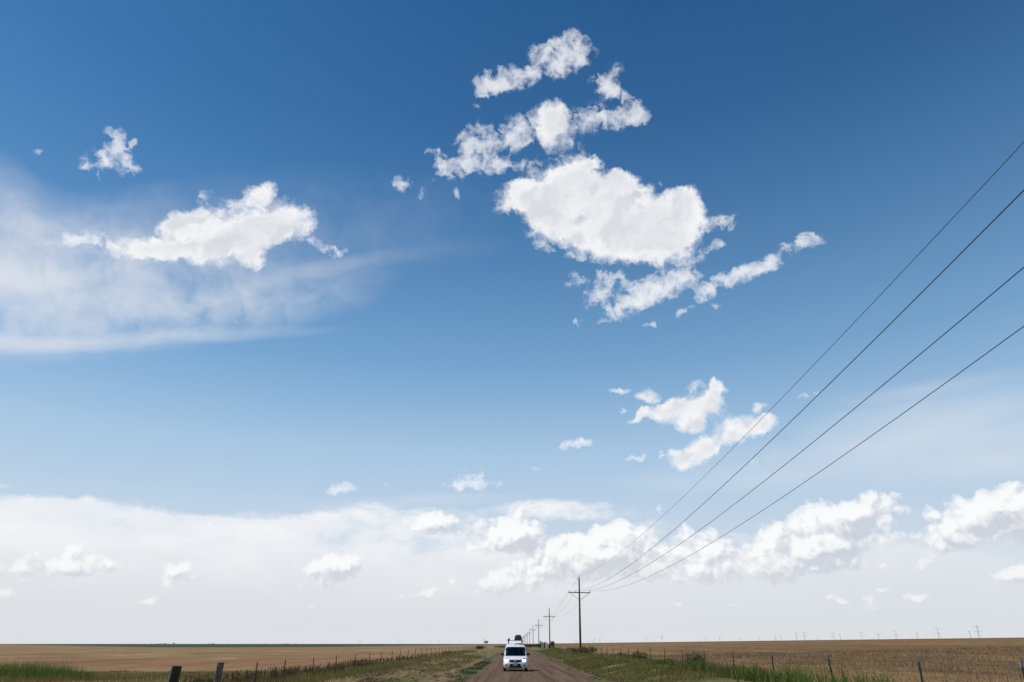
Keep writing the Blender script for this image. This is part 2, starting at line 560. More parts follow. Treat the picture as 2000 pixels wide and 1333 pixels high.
def mat(name, base=(0.5, 0.5, 0.5), rough=0.6, metal=0.0, spec=0.5, var=0.0, scale=8.0, bump=0.0, bscale=40.0, **kw):
    m = bpy.data.materials.new(name)
    m.use_nodes = True
    nt = m.node_tree
    p = nt.nodes['Principled BSDF']
    g = NB(nt)
    p.inputs['Roughness'].default_value = rough
    p.inputs['Metallic'].default_value = metal
    p.inputs['Specular IOR Level'].default_value = spec
    for k, v in kw.items():
        p.inputs[k.replace('_', ' ')].default_value = v
    col = (*base, 1.0)
    oc = g.n('ShaderNodeTexCoord').outputs['Object']
    if var > 0:
        nz = g.noise(oc, scale, 5, 0.6)
        f = g.lin(nz, 0.3, 0.7, 1.0 - var, 1.0 + var)
        c = g.v('SCALE', col[:3], sc=f)
        g.put(p.inputs['Base Color'], c)
    else:
        p.inputs['Base Color'].default_value = col
    if bump > 0:
        b = g.n('ShaderNodeBump')
        b.inputs['Strength'].default_value = bump
        b.inputs['Distance'].default_value = 0.02
        g.put(b.inputs['Height'], g.noise(oc, bscale, 5, 0.6))
        g.put(p.inputs['Normal'], b.outputs[0])
    return m


# ================================================================== ground
def sstep(x, a, b):
    t = np.clip((x - a) / (b - a), 0, 1)
    return t * t * (3 - 2 * t)


class VNoise:
    def __init__(s, seed):
        s.t = np.random.default_rng(seed).random((256, 256))

    def __call__(s, x, y):
        xi = np.floor(x).astype(int); yi = np.floor(y).astype(int)
        fx = x - xi; fy = y - yi
        fx = fx * fx * (3 - 2 * fx); fy = fy * fy * (3 - 2 * fy)
        g = lambda i, j: s.t[i % 256, j % 256]
        return (g(xi, yi) * (1 - fx) + g(xi + 1, yi) * fx) * (1 - fy) + (g(xi, yi + 1) * (1 - fx) + g(xi + 1, yi + 1) * fx) * fy


VN = VNoise(3)


def fbm(x, y, o=4):
    r = 0; a = 0.5
    for k in range(o):
        r = r + a * (VN(x * 2 ** k + 17 * k, y * 2 ** k + 5 * k) - 0.5); a *= 0.55
    return r


def height(x, y):
    """lie of the land: dirt road at 0, verges a little higher, the field on the right a long low rise"""
    x = np.asarray(x, dtype=float); y = np.asarray(y, dtype=float)
    right = 0.62 * sstep(x, 3.9, 8.6)
    rise = np.where(x > 9.3, (np.minimum(x, 150.0) - 9.3) * 0.0212, 0) - np.where(x > 190, (x - 190) * 0.012, 0)
    rise = np.maximum(rise, -3.0)
    left = 0.22 * sstep(-x, 3.0, 10.0) - 0.25 * sstep(-x, 40, 200)
    h = right + rise + left
    near = 1.0 - sstep(y, 150, 400)
    shoulder = (sstep(-x, 2.6, 4.0) * (1 - sstep(-x, 8.5, 10))) + 0.6 * (sstep(x, 3.6, 4.2) * (1 - sstep(x, 5.0, 6.5)))
    h = h + near * shoulder * (0.30 * fbm(x * 1.3, y * 0.5, 4) + 0.05)
    road = 1 - shoulder
    inroad = sstep(x, -3.0, -2.4) * (1 - sstep(x, 3.4, 4.0))
    rut = -0.035 * (np.exp(-((x + 1.0) / 0.35) ** 2) + np.exp(-((x - 0.95) / 0.35) ** 2) + np.exp(-((x - 2.6) / 0.3) ** 2))
    h = h + inroad * near * (rut + 0.03 * fbm(x * 2.2, y * 0.12, 3))
    h = h + near * 0.05 * fbm(x * 0.7, y * 0.7, 3) * (1 - inroad)
    # low berm where the grass verge meets the road
    h = h + 0.10 * np.exp(-((x - 4.9 - 0.3 * np.sin(y * 0.09)) / 0.35) ** 2) * near
    return h


def hz(x, y):
    return float(height(x, y))


def axis_steps(stops):
    out = [stops[0][0]]
    for (a, s0), (b, s1) in zip(stops, stops[1:]):
        while out[-1] < b:
            t = (out[-1] - a) / (b - a)
            out.append(min(b, out[-1] + s0 + (s1 - s0) * t))
    return np.array(out)


xs_r = axis_steps([(0, 0.12), (12, 0.14), (40, 1.5), (250, 8), (1000, 80), (28000, 4000)])
xs_l = axis_steps([(0, 0.12), (12, 0.14), (40, 1.5), (250, 8), (1000, 80), (28000, 4000)])
xs = np.concatenate([-xs_l[::-1][:-1], xs_r])
ys_f = axis_steps([(0, 1.0), (10, 0.22), (60, 0.3), (130, 1.0), (400, 6), (1500, 80), (28000, 3000)])
ys = np.concatenate([-axis_steps([(0, 2), (100, 40), (2000, 600)])[::-1][:-1], ys_f])
GX, GY = np.meshgrid(xs, ys)
GZ = height(GX, GY)
nv = np.stack([GX, GY, GZ], -1).reshape(-1, 3)
nx, ny = len(xs), len(ys)
ii, jj = np.meshgrid(np.arange(nx - 1), np.arange(ny - 1))
q = (jj * nx + ii).ravel()
gf = np.stack([q, q + 1, q + nx + 1, q + nx], -1)

mg = bpy.data.materials.new('ground_soil_and_fields')
mg.use_nodes = True
G = NB(mg.node_tree)
gp = mg.node_tree.nodes['Principled BSDF']
P = G.n('ShaderNodeNewGeometry').outputs['Position']
sp = G.n('ShaderNodeSeparateXYZ'); G.put(sp.inputs[0], P)
X, Y, Z = sp.outputs
n_big = G.noise(P, 0.09, 4, 0.6)
n_mid = G.noise(P, 0.7, 5, 0.65)
n_fin = G.noise(P, 6.0, 6, 0.7)
n_trk = G.noise(G.v('MULTIPLY', P, (2.2, 0.05, 1)), 1.0, 5, 0.6)     # drawn out along the road
n_row = G.noise(G.v('MULTIPLY', P, (0.004, 0.06, 1)), 1.0, 5, 0.65)  # bands across the far fields
n_clod = G.noise(G.v('MULTIPLY', P, (1, 0.55, 1)), 2.4, 6, 0.7)
XE = G.m('ADD', X, G.m('MULTIPLY', G.m('SUBTRACT', n_mid, 0.5), 1.8))


def C(r, g, b):
    return (r, g, b, 1.0)


# road dirt
n_grv = G.noise(P, 14.0, 5, 0.75)
wheel = G.ss(G.m('ABSOLUTE', G.m('SUBTRACT', G.m('ABSOLUTE', G.m('ADD', G.m('SUBTRACT', X, 0.02), G.m('MULTIPLY', G.m('SUBTRACT', n_mid, 0.5), 0.5))), 0.95)), 0.42, 0.12)
dirt = G.mix(G.ss(n_trk, 0.38, 0.62), C(.068, .038, .021), C(.140, .085, .050))
dirt = G.mix(G.m('MULTIPLY', wheel, 0.35), dirt, C(.155, .10, .062))
dirt = G.mix(G.ss(n_fin, 0.42, 0.78), dirt, C(.18, .11, .076))
dirt = G.mix(G.ss(n_grv, 0.60, 0.72), dirt, C(.27, .20, .16))
clod = G.mix(G.ss(n_clod, 0.40, 0.58), C(.055, .030, .018), C(.15, .088, .055))
dry = G.mix(G.ss(n_fin, 0.35, 0.65), C(.13, .092, .038), C(.26, .19, .085))
grn = G.mix(G.ss(n_fin, 0.35, 0.65), C(.050, .058, .018), C(.11, .11, .036))
# left shoulder: turned soil with dry grass and green strips
shl = G.mix(G.ss(G.noise(G.v('MULTIPLY', P, (0.9, 0.16, 1)), 1.0, 5, 0.7), 0.42, 0.56), clod, dry)
gs1 = G.m('MULTIPLY', G.ss(G.m('ABSOLUTE', G.m('ADD', XE, 3.3)), 0.75, 0.35), G.ss(G.noise(G.v('MULTIPLY', P, (0.3, 0.10, 1)), 1.0, 3), 0.40, 0.52))
shl = G.mix(gs1, shl, C(.040, .062, .026))
gs2 = G.m('MULTIPLY', G.ss(G.m('ABSOLUTE', G.m('ADD', XE, 5.9)), 0.9, 0.4), G.ss(G.noise(G.v('MULTIPLY', P, (0.3, 0.12, 1)), 1.3, 3), 0.44, 0.54))
shl = G.mix(gs2, shl, C(.105, .10, .032))
far_l = G.ss(Y, 150, 215)
shl = G.mix(far_l, shl, G.mix(G.ss(n_mid, .4, .6), C(.21, .15, .072), C(.085, .085, .03)))
# right shoulder and verge
shr = G.mix(G.ss(G.noise(G.v('MULTIPLY', P, (0.8, 0.12, 1)), 1.0, 5, 0.7), 0.45, 0.57), clod, grn)
verge = G.mix(G.ss(n_mid, 0.38, 0.64), grn, dry)
verge = G.mix(G.ss(G.noise(G.v('MULTIPLY', P, (0.5, 0.1, 1)), 0.9, 4), 0.50, 0.62), verge, C(.12, .07, .04))
# right field: stubble
stub = G.mix(G.ss(n_fin, 0.36, 0.66), C(.060, .036, .016), C(.27, .185, .088))
stub = G.mix(G.ss(G.noise(G.v('MULTIPLY', P, (0.35, 0.03, 1)), 1.0, 5, 0.6), 0.35, 0.65), stub, G.mix(n_mid, C(.10, .060, .028), C(.25, .168, .084)))
stub = G.mix(G.ss(G.noise(G.v('MULTIPLY', P, (0.09, 0.006, 1)), 1.0, 4), 0.42, 0.62), stub, C(.115, .070, .032))
stub = G.mix(G.m('MULTIPLY', G.ss(X, 90, 140), 0.6), stub, C(.10, .055, .028))
# left field
lf = G.mix(G.ss(n_row, 0.38, 0.62), C(.145, .083, .040), C(.20, .132, .062))
lf = G.mix(G.ss(G.noise(G.v('MULTIPLY', P, (0.012, 0.05, 1)), 1.0, 5, 0.7), 0.50, 0.66), lf, C(.145, .125, .050))
lf = G.mix(G.m('MULTIPLY', G.ss(G.m('MULTIPLY_ADD', X, -0.15, Y), 150, 60), G.ss(X, -140, -30)), lf, C(.165, .080, .042))
lf = G.mix(G.m('MULTIPLY', n_fin, 0.35), lf, C(.27, .19, .095))
nearfl = G.ss(G.m('MULTIPLY_ADD', n_mid, 8.0, Y), 66, 48)
lf = G.mix(nearfl, lf, G.mix(G.ss(n_mid, .4, .6), C(.24, .185, .075), C(.16, .145, .05)))
lf = G.mix(G.ss(X, -18, -12), lf, G.mix(G.ss(n_mid, .4, .6), C(.19, .14, .06), C(.12, .11, .038)))
spk = G.noise(G.v('MULTIPLY', P, (0.10, 0.045, 1)), 1.0, 8, 0.75)
lf = G.mix(G.ss(spk, 0.50, 0.62), lf, C(.115, .075, .038))
lf = G.mix(G.ss(spk, 0.46, 0.36), lf, C(.27, .20, .105))
lf = G.v('MULTIPLY', lf, (1.20, 1.13, 1.02))
spk2 = G.noise(G.v('MULTIPLY', P, (0.35, 0.10, 1)), 1.0, 8, 0.75)
stub = G.mix(G.ss(spk2, 0.50, 0.60), stub, C(.075, .048, .024))
stub = G.v('MULTIPLY', stub, (1.34, 1.23, 1.08))
edge = G.m('MAXIMUM', G.m('SUBTRACT', 455.0, Y), G.m('MAXIMUM', G.m('ADD', X, 118.0), G.m('SUBTRACT', G.m('MULTIPLY', G.m('ADD', X, 220.0), -1.39), G.m('SUBTRACT', Y, 455.0))))
lf = G.mix(G.ss(edge, 8, -8), lf, C(.030, .052, .028))
lf = G.mix(G.m('MULTIPLY', G.ss(Y, 900, 1500), G.ss(X, -100, -60)), lf, C(.09, .07, .05))

c = G.mix(G.ss(XE, -3.0, -2.2), shl, dirt)
c = G.mix(G.ss(XE, -9.3, -8.6), lf, c)
c = G.mix(G.ss(XE, 3.7, 4.1), c, shr)
c = G.mix(G.ss(XE, 5.0, 5.6), c, verge)
c = G.mix(G.ss(X, 9.7, 10.4), c, stub)
G.put(gp.inputs['Base Color'], c)
gp.inputs['Roughness'].default_value = 0.95
gp.inputs['Specular IOR Level'].default_value = 0.15
bmp = G.n('ShaderNodeBump')
bmp.inputs['Strength'].default_value = 0.8
bmp.inputs['Distance'].default_value = 0.10
G.put(bmp.inputs['Height'], G.m('ADD', n_fin, G.m('MULTIPLY', n_clod, 1.2)))
G.put(gp.inputs['Normal'], bmp.outputs[0])
ground = np_mesh('ground', nv, gf, mg, smooth=True)
tag(ground, kind='structure')


# ================================================================== grass and stubble
def blade_mat(name, stops, trans=0.35):
    m = bpy.data.materials.new(name)
    m.use_nodes = True
    nt = m.node_tree
    g = NB(nt)
    p = nt.nodes['Principled BSDF']
    a = g.n('ShaderNodeAttribute', attribute_name='tint')
    cr = g.n('ShaderNodeValToRGB')
    e = cr.color_ramp.elements
    while len(e) > 1:
        e.remove(e[-1])
    e[0].position = stops[0][0]; e[0].color = (*stops[0][1], 1)
    for q_, col in stops[1:]:
        w = e.new(q_); w.color = (*col, 1)
    g.put(cr.inputs[0], a.outputs['Fac'])
    g.put(p.inputs['Base Color'], cr.outputs[0])
    p.inputs['Roughness'].default_value = 0.7
    p.inputs['Specular IOR Level'].default_value = 0.2
    tr = g.n('ShaderNodeBsdfTranslucent')
    g.put(tr.inputs[0], cr.outputs[0])
    mx = g.n('ShaderNodeMixShader')
    mx.inputs[0].default_value = trans
    nt.links.new(p.outputs[0], mx.inputs[1]); nt.links.new(tr.outputs[0], mx.inputs[2])
    nt.links.new(mx.outputs[0], nt.nodes['Material Output'].inputs[0])
    return m


def blades(px, py, hgt, wid, lean, tint):
    """numpy blades: each a bent tapering strip of five vertices"""
    n = len(px)
    pz = height(px, py) - 0.02
    th = RNG.random(n) * 2 * np.pi
    ld = RNG.random(n) * 2 * np.pi
    s = np.stack([np.cos(th), np.sin(th), np.zeros(n)], -1) * (wid / 2)[:, None]
    b = np.stack([px, py, pz], -1)
    l = np.stack([np.cos(ld) * lean, np.sin(ld) * lean, np.zeros(n)], -1) * hgt[:, None]
    mid = b + l * 0.30 + np.array([0, 0, 1.0]) * (hgt * 0.58)[:, None]
    tip = b + l + np.array([0, 0, 1.0]) * hgt[:, None]
    V = np.stack([b - s, b + s, mid + s * 0.8, mid - s * 0.8, tip], 1).reshape(-1, 3)
    k = np.arange(n)[:, None] * 5
    F = np.concatenate([k + [0, 1, 2], k + [0, 2, 3], k + [3, 2, 4]], 0)
    return V, F, np.repeat(tint, 5)


def seedheads(px, py, hgt, size, tint):
    """small ragged heads on upright stems"""
    n = len(px)
    pz = height(px, py)
    Vs, Fs, Ts = [], [], []
    for k in range(3):
        th = RNG.random(n) * 2 * np.pi
        s = np.stack([np.cos(th), np.sin(th), np.zeros(n)], -1) * (size * (0.5 + RNG.random(n)))[:, None]
        zc = hgt * (0.62 + 0.16 * k)
        c0 = np.stack([px, py, pz + zc], -1) + RNG.normal(0, 0.015, (n, 3))
        up = np.array([0, 0, 1.0]) * (hgt * 0.11)[:, None]
        V = np.stack([c0 - up, c0 + s, c0 + up, c0 - s], 1).reshape(-1, 3)
        q_ = np.arange(n)[:, None] * 4
        Fs.append(np.concatenate([q_ + [0, 1, 2], q_ + [0, 2, 3]], 0) + len(np.concatenate(Vs)) if Vs else np.concatenate([q_ + [0, 1, 2], q_ + [0, 2, 3]], 0))
        Vs.append(V); Ts.append(np.repeat(tint, 4))
    return np.concatenate(Vs), np.concatenate(Fs), np.concatenate(Ts)


def merge(parts):
    V, F, T, o = [], [], [], 0
    for v, f, t in parts:
        V.append(v); F.append(f + o); T.append(t); o += len(v)
    return np.concatenate(V), np.concatenate(F), np.concatenate(T)


def scatter(n, x0, x1, y0, y1, clump=0.0, cs=0.6, power=1.0, thr=None):
    """points in a strip, denser near the viewer, optionally gathered by a noise"""
    u = RNG.random(n * 3) ** power
    x = x0 + (x1 - x0) * RNG.random(n * 3)
    y = y0 + (y1 - y0) * u
    if clump > 0:
        f = fbm(x * cs + 40, y * cs * 0.7 + 9, 3)
        keep = RNG.random(n * 3) < np.clip(0.5 + f * clump * 3, 0.02, 1)
        x, y = x[keep], y[keep]
    return x[:n], y[:n]


def wfor(y, k=1.0):
    return k * (0.010 + 0.00032 * y)


green = [(0, (.050, .066, .016)), (.4, (.120, .142, .032)), (.7, (.22, .195, .06)), (1, (.36, .27, .115))]
drycol = [(0, (.10, .09, .026)), (.4, (.19, .155, .052)), (.75, (.29, .215, .09)), (1, (.40, .31, .16))]
redcol =  [(0, (.085, .045, .026)), (.6, (.17, .09, .05)), (1, (.30, .19, .10))]
M_GREEN = blade_mat('green_grass', green)
M_DRY = blade_mat('dry_grass', drycol)
M_RED = blade_mat('rust_brown_weeds', redcol, 0.15)
M_REED = blade_mat('fresh_green_reeds', [(0, (.065, .11, .018)), (.6, (.16, .235, .045)), (1, (.26, .24, .09))])
M_STRAW = blade_mat('straw_stubble', [(0, (.10, .062, .032)), (.5, (.28, .19, .10)), (1, (.48, .36, .20))], 0.2)


def tn(n, m, s):
    return np.clip(RNG.normal(m, s, n), 0, 1)


# right fence line, tall
x1, y1 = scatter(7500, 8.4, 10.2, 13, 60, 1.6, 0.55)
x2, y2 = scatter(9000, 7.9, 10.6, 45, 190, 1.0, 0.4)
h1 = np.clip(0.30 + 1.0 * fbm(x1 * 0.5, y1 * 0.45, 3), 0.10, 0.75) * (0.6 + 0.7 * RNG.random(len(x1)))
h2 = np.clip(0.24 + 0.6 * fbm(x2 * 0.5, y2 * 0.25, 3), 0.08, 0.55) * (0.6 + 0.6 * RNG.random(len(x2)))
a = blades(x1, y1, h1, wfor(y1, 1.1), 0.35 * RNG.random(len(x1)), tn(len(x1), .45, .22))
b = blades(x2, y2, h2, wfor(y2, 1.3), 0.4 * RNG.random(len(x2)), tn(len(x2), .62, .22))
o = np_mesh('tall_grass', *merge([a, b])[:2], M_GREEN, tint=merge([a, b])[2])
tag(o, 'tall green grass growing along the right fence line', 'grass', kind='stuff')

# a few very tall leafy stems in front of the right fence
sx, sy = [], []
for cx, cy, n in ((9.0, 20.5, 14), (8.7, 22.5, 12), (9.1, 25.5, 14), (8.8, 28.0, 16), (8.9, 18.3, 7), (9.0, 16.2, 5), (9.4, 14.9, 4), (9.2, 37.5, 26), (9.1, 24.0, 10)):
    sx += list(RNG.normal(cx, 0.28, n)); sy += list(RNG.normal(cy, 0.5, n))
sx, sy = np.array(sx), np.array(sy)
st = blades(sx, sy, 0.55 + 0.40 * RNG.random(len(sx)), np.full(len(sx), 0.022), 0.28 * RNG.random(len(sx)), tn(len(sx), .35, .12))
lx = np.repeat(sx, 6) + RNG.normal(0, .03, len(sx) * 6); ly = np.repeat(sy, 6) + RNG.normal(0, .03, len(sx) * 6)
lv = blades(lx, ly, 0.25 + 0.50 * RNG.random(len(lx)), np.full(len(lx), 0.028), 0.25 + 0.35 * RNG.random(len(lx)), tn(len(lx), .42, .15))
V, F, T = merge([st, lv])
tag(np_mesh('reed_grass', V, F, M_REED, tint=T), 'loose stand of broad leaved green stems by the right fence', 'reeds', kind='stuff')

# right verge, short
x1, y1 = scatter(26000, 4.7, 9.0, 30, 75, 0.8, 0.8)
x2, y2 = scatter(12000, 4.9, 9.2, 75, 190, 0.8, 0.4)
a = blades(x1, y1, 0.07 + 0.14 * RNG.random(len(x1)), wfor(y1, 1.0), 0.6 * RNG.random(len(x1)), tn(len(x1), .60, .22) + 0.45 * fbm(x1 * .4, y1 * .15))
b = blades(x2, y2, 0.08 + 0.16 * RNG.random(len(x2)), wfor(y2, 1.2), 0.6 * RNG.random(len(x2)), tn(len(x2), .62, .2))
V, F, T = merge([a, b])
tag(np_mesh('verge_grass', V, F, M_GREEN, tint=np.clip(T, 0, 1)), 'short green and tan grass on the right road verge', 'grass', kind='stuff')

# left fence line: green underneath, rust brown seed heads above
x1, y1 = scatter(15000, -13.0, -9.0, 22, 62, 0.9, 0.6)
x2, y2 = scatter(9000, -12.5, -9.0, 55, 180, 0.9, 0.4)
h1 = np.clip(0.30 + 0.7 * fbm(x1 * 0.6, y1 * 0.5, 3), 0.12, 0.6) * (0.6 + 0.6 * RNG.random(len(x1)))
h2 = np.clip(0.26 + 0.5 * fbm(x2 * 0.5, y2 * 0.25, 3), 0.08, 0.5) * (0.6 + 0.6 * RNG.random(len(x2)))
a = blades(x1, y1, h1, wfor(y1, 1.1), 0.4 * RNG.random(len(x1)), tn(len(x1), .68, .24))
b = blades(x2, y2, h2, wfor(y2, 1.3), 0.4 * RNG.random(len(x2)), tn(len(x2), .78, .2))
V, F, T = merge([a, b])
tag(np_mesh('fence_line_grass', V, F, M_GREEN, tint=T), 'mixed green and straw coloured grass under the left wire fence', 'grass', kind='stuff')
x1, y1 = scatter(850, -12.2, -10.2, 27, 58, 2.0, 0.5)
hh = 0.38 + 0.26 * RNG.random(len(x1))
a = seedheads(x1, y1, hh, np.full(len(x1), 0.022), tn(len(x1), .45, .25))
b = blades(x1, y1, hh, np.full(len(x1), 0.016), 0.05 * RNG.random(len(x1)), tn(len(x1), .5, .2))
x2, y2 = scatter(380, -12.0, -9.6, 58, 130, 2.0, 0.3)
d = seedheads(x2, y2, 0.4 + 0.25 * RNG.random(len(x2)), np.full(len(x2), 0.04), tn(len(x2), .5, .25))
V, F, T = merge([a, b, d])
tag(np_mesh('seeding_weeds', V, F, M_RED, tint=T), 'rust brown seeding weeds along the left wire fence', 'weeds', kind='stuff')

# left field foreground, dry grass, and the bright green patch at the picture's left edge
x1, y1 = scatter(26000, -38, -12.5, 28, 50, 0.8, 0.35)
a = blades(x1, y1, (0.16 + 0.26 * RNG.random(len(x1))) * np.clip((52 - y1) / 14, .35, 1), wfor(y1, 1.0), 0.5 * RNG.random(len(x1)), np.clip(tn(len(x1), .60, .24) + .6 * fbm(x1 * .25, y1 * .25), 0, 1))
x2, y2 = scatter(9000, -11.5, -8.6, 30, 110, 0.8, 0.5)
b = blades(x2, y2, 0.08 + 0.16 * RNG.random(len(x2)), wfor(y2, 1.1), 0.6 * RNG.random(len(x2)), tn(len(x2), .45, .25))
V, F, T = merge([a, b])
tag(np_mesh('dry_grass', V, F, M_DRY, tint=T), 'dry yellow green grass at the near edge of the left field', 'grass', kind='stuff')
n = 5200
ang = RNG.random(n) * 2 * np.pi; rr = np.sqrt(RNG.random(n))
x1 = -26.0 + 4.6 * rr * np.cos(ang); y1 = 37.8 + 2.0 * rr * np.sin(ang) + 0.10 * (x1 + 26.0)
edge_h = np.clip(1.15 - rr ** 3 * 0.6, .4, 1.1)
a = blades(x1, y1, (0.45 + 0.45 * RNG.random(n)) * edge_h, np.full(n, 0.018), 0.30 * RNG.random(n), tn(n, .4, .2))
k = 60
b = blades(x1[:k], y1[:k], 1.0 + 0.35 * RNG.random(k), np.full(k, 0.02), 0.3 * RNG.random(k), tn(k, .95, .05))
V, F, T = merge([a, b])
tag(np_mesh('green_reeds', V, F, M_REED, tint=T), 'bright green patch of reeds in the left field', 'reeds', kind='stuff')

# shoulder tufts on the left of the road
x1, y1 = scatter(9000, -8.8, -4.6, 36, 120, 2.2, 0.35)
a = blades(x1, y1, 0.05 + 0.12 * RNG.random(len(x1)), wfor(y1, 1.1), 0.7 * RNG.random(len(x1)), tn(len(x1), .6, .25))
x2, y2 = scatter(3000, -3.9, -2.7, 40, 85, 2.0, 0.35)
b = blades(x2, y2, 0.04 + 0.08 * RNG.random(len(x2)), wfor(y2, 1.2), 0.8 * RNG.random(len(x2)), tn(len(x2), .1, .08))
V, F, T = merge([a, b])
tag(np_mesh('shoulder_grass', V, F, M_GREEN, tint=T), 'sparse low tufts on the turned soil beside the road', 'grass', kind='stuff')

# stubble in the right field
x1, y1 = scatter(70000, 10.4, 55, 14, 80, 0.4, 0.5)
keep = x1 / y1 < 0.85
x1, y1 = x1[keep], y1[keep]
a = blades(x1, y1, 0.06 + 0.14 * RNG.random(len(x1)), wfor(y1, 0.8), 0.9 * RNG.random(len(x1)), tn(len(x1), .5, .28))
tag(np_mesh('stubble', a[0], a[1], M_STRAW, tint=a[2]), 'pale straw stubble covering the right field', 'stubble', kind='stuff')

# clods of turned soil
bm = bmesh.new()
for k in range(420):
    lx_ = random.choice([random.gauss(-7.6, .5), random.gauss(-6.2, .6), random.uniform(-8.5, -3.0), random.gauss(4.6, .3)])
    ly_ = random.uniform(36, 110)
    r_ = random.uniform(0.03, 0.11)
    vs = bmesh.ops.create_icosphere(bm, subdivisions=1, radius=r_, matrix=Matrix.Translation((lx_, ly_, hz(lx_, ly_) + r_ * 0.2)) @ Matrix.Diagonal((1.3, 1.2, .7, 1)))['verts']
    for v_ in vs:
        v_.co += Vector((random.gauss(0, r_ * .15), random.gauss(0, r_ * .15), random.gauss(0, r_ * .12)))
o = link_bm('soil_clods', bm, mat('turned_soil', (.15, .088, .06), 0.95, var=.3, scale=3, spec=.1))
tag(o, 'lumps of dry brown soil strewn along the road shoulders', 'soil', kind='stuff')

# ================================================================== power line
M_POLE = mat('weathered_pole_wood', (.105, .066, .045), 0.85, var=.35, scale=3, bump=.4, bscale=30)
M_ARM = mat('crossarm_wood', (.13, .085, .06), 0.85, var=.25, scale=6)
M_INS = mat('dark_porcelain', (.045, .03, .028), 0.25)
M_STEEL = mat('galvanised_brace', (.16, .15, .15), 0.5, metal=.6)
M_WIRE = mat('conductor_wire', (.035, .035, .04), 0.55, metal=.3)

PX = 9.0
POLE_Y = [6.6, 104.0] + [104.0 + 92.5 * k for k in range(1, 13)]
POLE_H = 10.0
ARM_Z = 7.95
GR = 'power poles lined up along the right side of the road'


def make_pole(offs=(-1.48, -.52, 1.48), arm_x=0.0, h=None, az=None):
    t = empty('utility_pole')
    POLE_H, ARM_Z = h or 10.0, az or 7.95
    bm = bmesh.new(); tube(bm, (0, 0, -0.5), (0, 0, POLE_H), 0.165, 0.105, 14)
    link_bm('shaft', bm, M_POLE, t, smooth=True)
    bm = bmesh.new(); box(bm, (arm_x, -0.16, ARM_Z), (3.15, 0.10, 0.12))
    link_bm('crossarm', bm, M_ARM, t, bevel=0.01)
    for s in (-1, 1):
        bm = bmesh.new(); tube(bm, (s * 1.42, -0.23, ARM_Z - 0.08), (0.02 * s, -0.20, ARM_Z - 0.95), 0.022, None, 6)
        link_bm('brace', bm, M_STEEL, t)
    for x, z in [(q_, ARM_Z + 0.06) for q_ in offs] + [(0, POLE_H)]:
        bm = bmesh.new()
        y = -0.16 if x else 0.0
        tube(bm, (x, y, z - 0.01), (x, y, z + 0.13), 0.014, None, 6)
        for zz, r in ((0.10, .05), (0.145, .062), (0.19, .045)):
            tube(bm, (x, y, z + zz), (x, y, z + zz + 0.045), r, r * .7, 10)
        link_bm('insulator', bm, M_INS, t, smooth=False)
    note_kids(t)
    return t


pole0 = make_pole()
pole_near = make_pole((-1.29, .19, 1.69), .2, 9.78, 7.85)
names = ['tall brown wooden power pole nearest the van, standing in the bushes at the right fence',
         'second power pole along the road, seen just past the nearest big one']
ordw = ['third', 'fourth', 'fifth', 'sixth', 'seventh', 'eighth', 'ninth', 'tenth', 'eleventh', 'twelfth', 'thirteenth']
for i, y in enumerate(POLE_Y):
    p = pole_near if i == 0 else (pole0 if i == 1 else copy_tree(pole0))
    p.location = (PX if i else 9.5, y, (0.62 if i < 2 else .55) if i < 5 else 0.5)
    p.rotation_euler = (random.uniform(-.006, .006), (.018 if i == 1 else random.uniform(-.005, .006)) if i else 0, 0)
    lab = 'wooden power pole beside the viewpoint that carries the near end of the wires' if i == 0 else (names[i - 1] if i < 3 else
          '%s power pole counted from the nearest, thin against the pale sky behind the van' % ordw[i - 3])
    tag(p, lab, 'power pole', GR)


def att(i, k):
    """point where conductor k meets pole i"""
    if i == 0:
        return Vector((9.5, 6.5, 10.62)) if k == 0 else Vector((9.5 + (-1.29, .19, 1.69)[k - 1], 6.5 - .0, 8.741))
    x, z = ((0, POLE_H + .22), (-1.48, ARM_Z + .27), (-0.52, ARM_Z + .27), (1.48, ARM_Z + .27))[k]
    lean = 0.018 if i == 1 else 0.0
    gz = (0.62 if i < 2 else .55) if i < 5 else 0.5
    return Vector((PX + x + lean * z, POLE_Y[i] - (0.16 if k else 0), gz + z))


wl = ['topmost thin wire of the power line, running to the pole top',
      'second wire down at the right picture edge, tied to the left end of the crossarm',
      'third wire down at the right picture edge, tied beside the pole on the crossarm',
      'lowest wire of the power line, tied to the right end of the crossarm']
SAG = (1.35, 1.3, 1.3, 1.3)
for k in range(4):
    pts = []
    for i in range(len(POLE_Y) - 1):
        a, b = att(i, k), att(i + 1, k)
        n = 40 if i == 0 else 16
        for j in range(n):
            t = j / n
            p = a.lerp(b, t); p.z -= 4 * ((1.476 if k == 0 else 1.918) if i == 0 else SAG[k]) * t * (1 - t)
            pts.append(p)
    pts.append(b)
    bm = bmesh.new(); path_tube(bm, pts, 0.0075 if k == 0 else 0.010, 6)
    tag(link_bm('power_line_wire', bm, M_WIRE, smooth=True), wl[k], 'wire', 'wires of the power line')

# ================================================================== fences
M_TGREEN = mat('green_painted_steel', (.022, .060, .036), 0.5, var=.35, scale=14)
M_TTIP = mat('pale_painted_tip', (.22, .25, .25), 0.5, var=.3, scale=20)
M_TDARK = mat('dark_weathered_steel', (.028, .045, .040), 0.6, var=.4, scale=14)
M_BARB = mat('rusty_barbed_wire', (.085, .05, .035), 0.8, var=.3)
M_TIMB = mat('old_grey_timber', (.125, .105, .088), 0.9, var=.55, scale=7, bump=.9, bscale=22)
M_TIMB2 = mat('timber_painted_shade', (.030, .022, .020), 0.85, var=.5, scale=9, bump=.8, bscale=26)  # shade on the face turned from the sun, put into the timber colour
M_SUNEDGE = mat('timber_painted_sunlight', (.36, .34, .31), 0.9, var=.4, scale=12)  # pale tone standing in for sunlight on the post's left edge


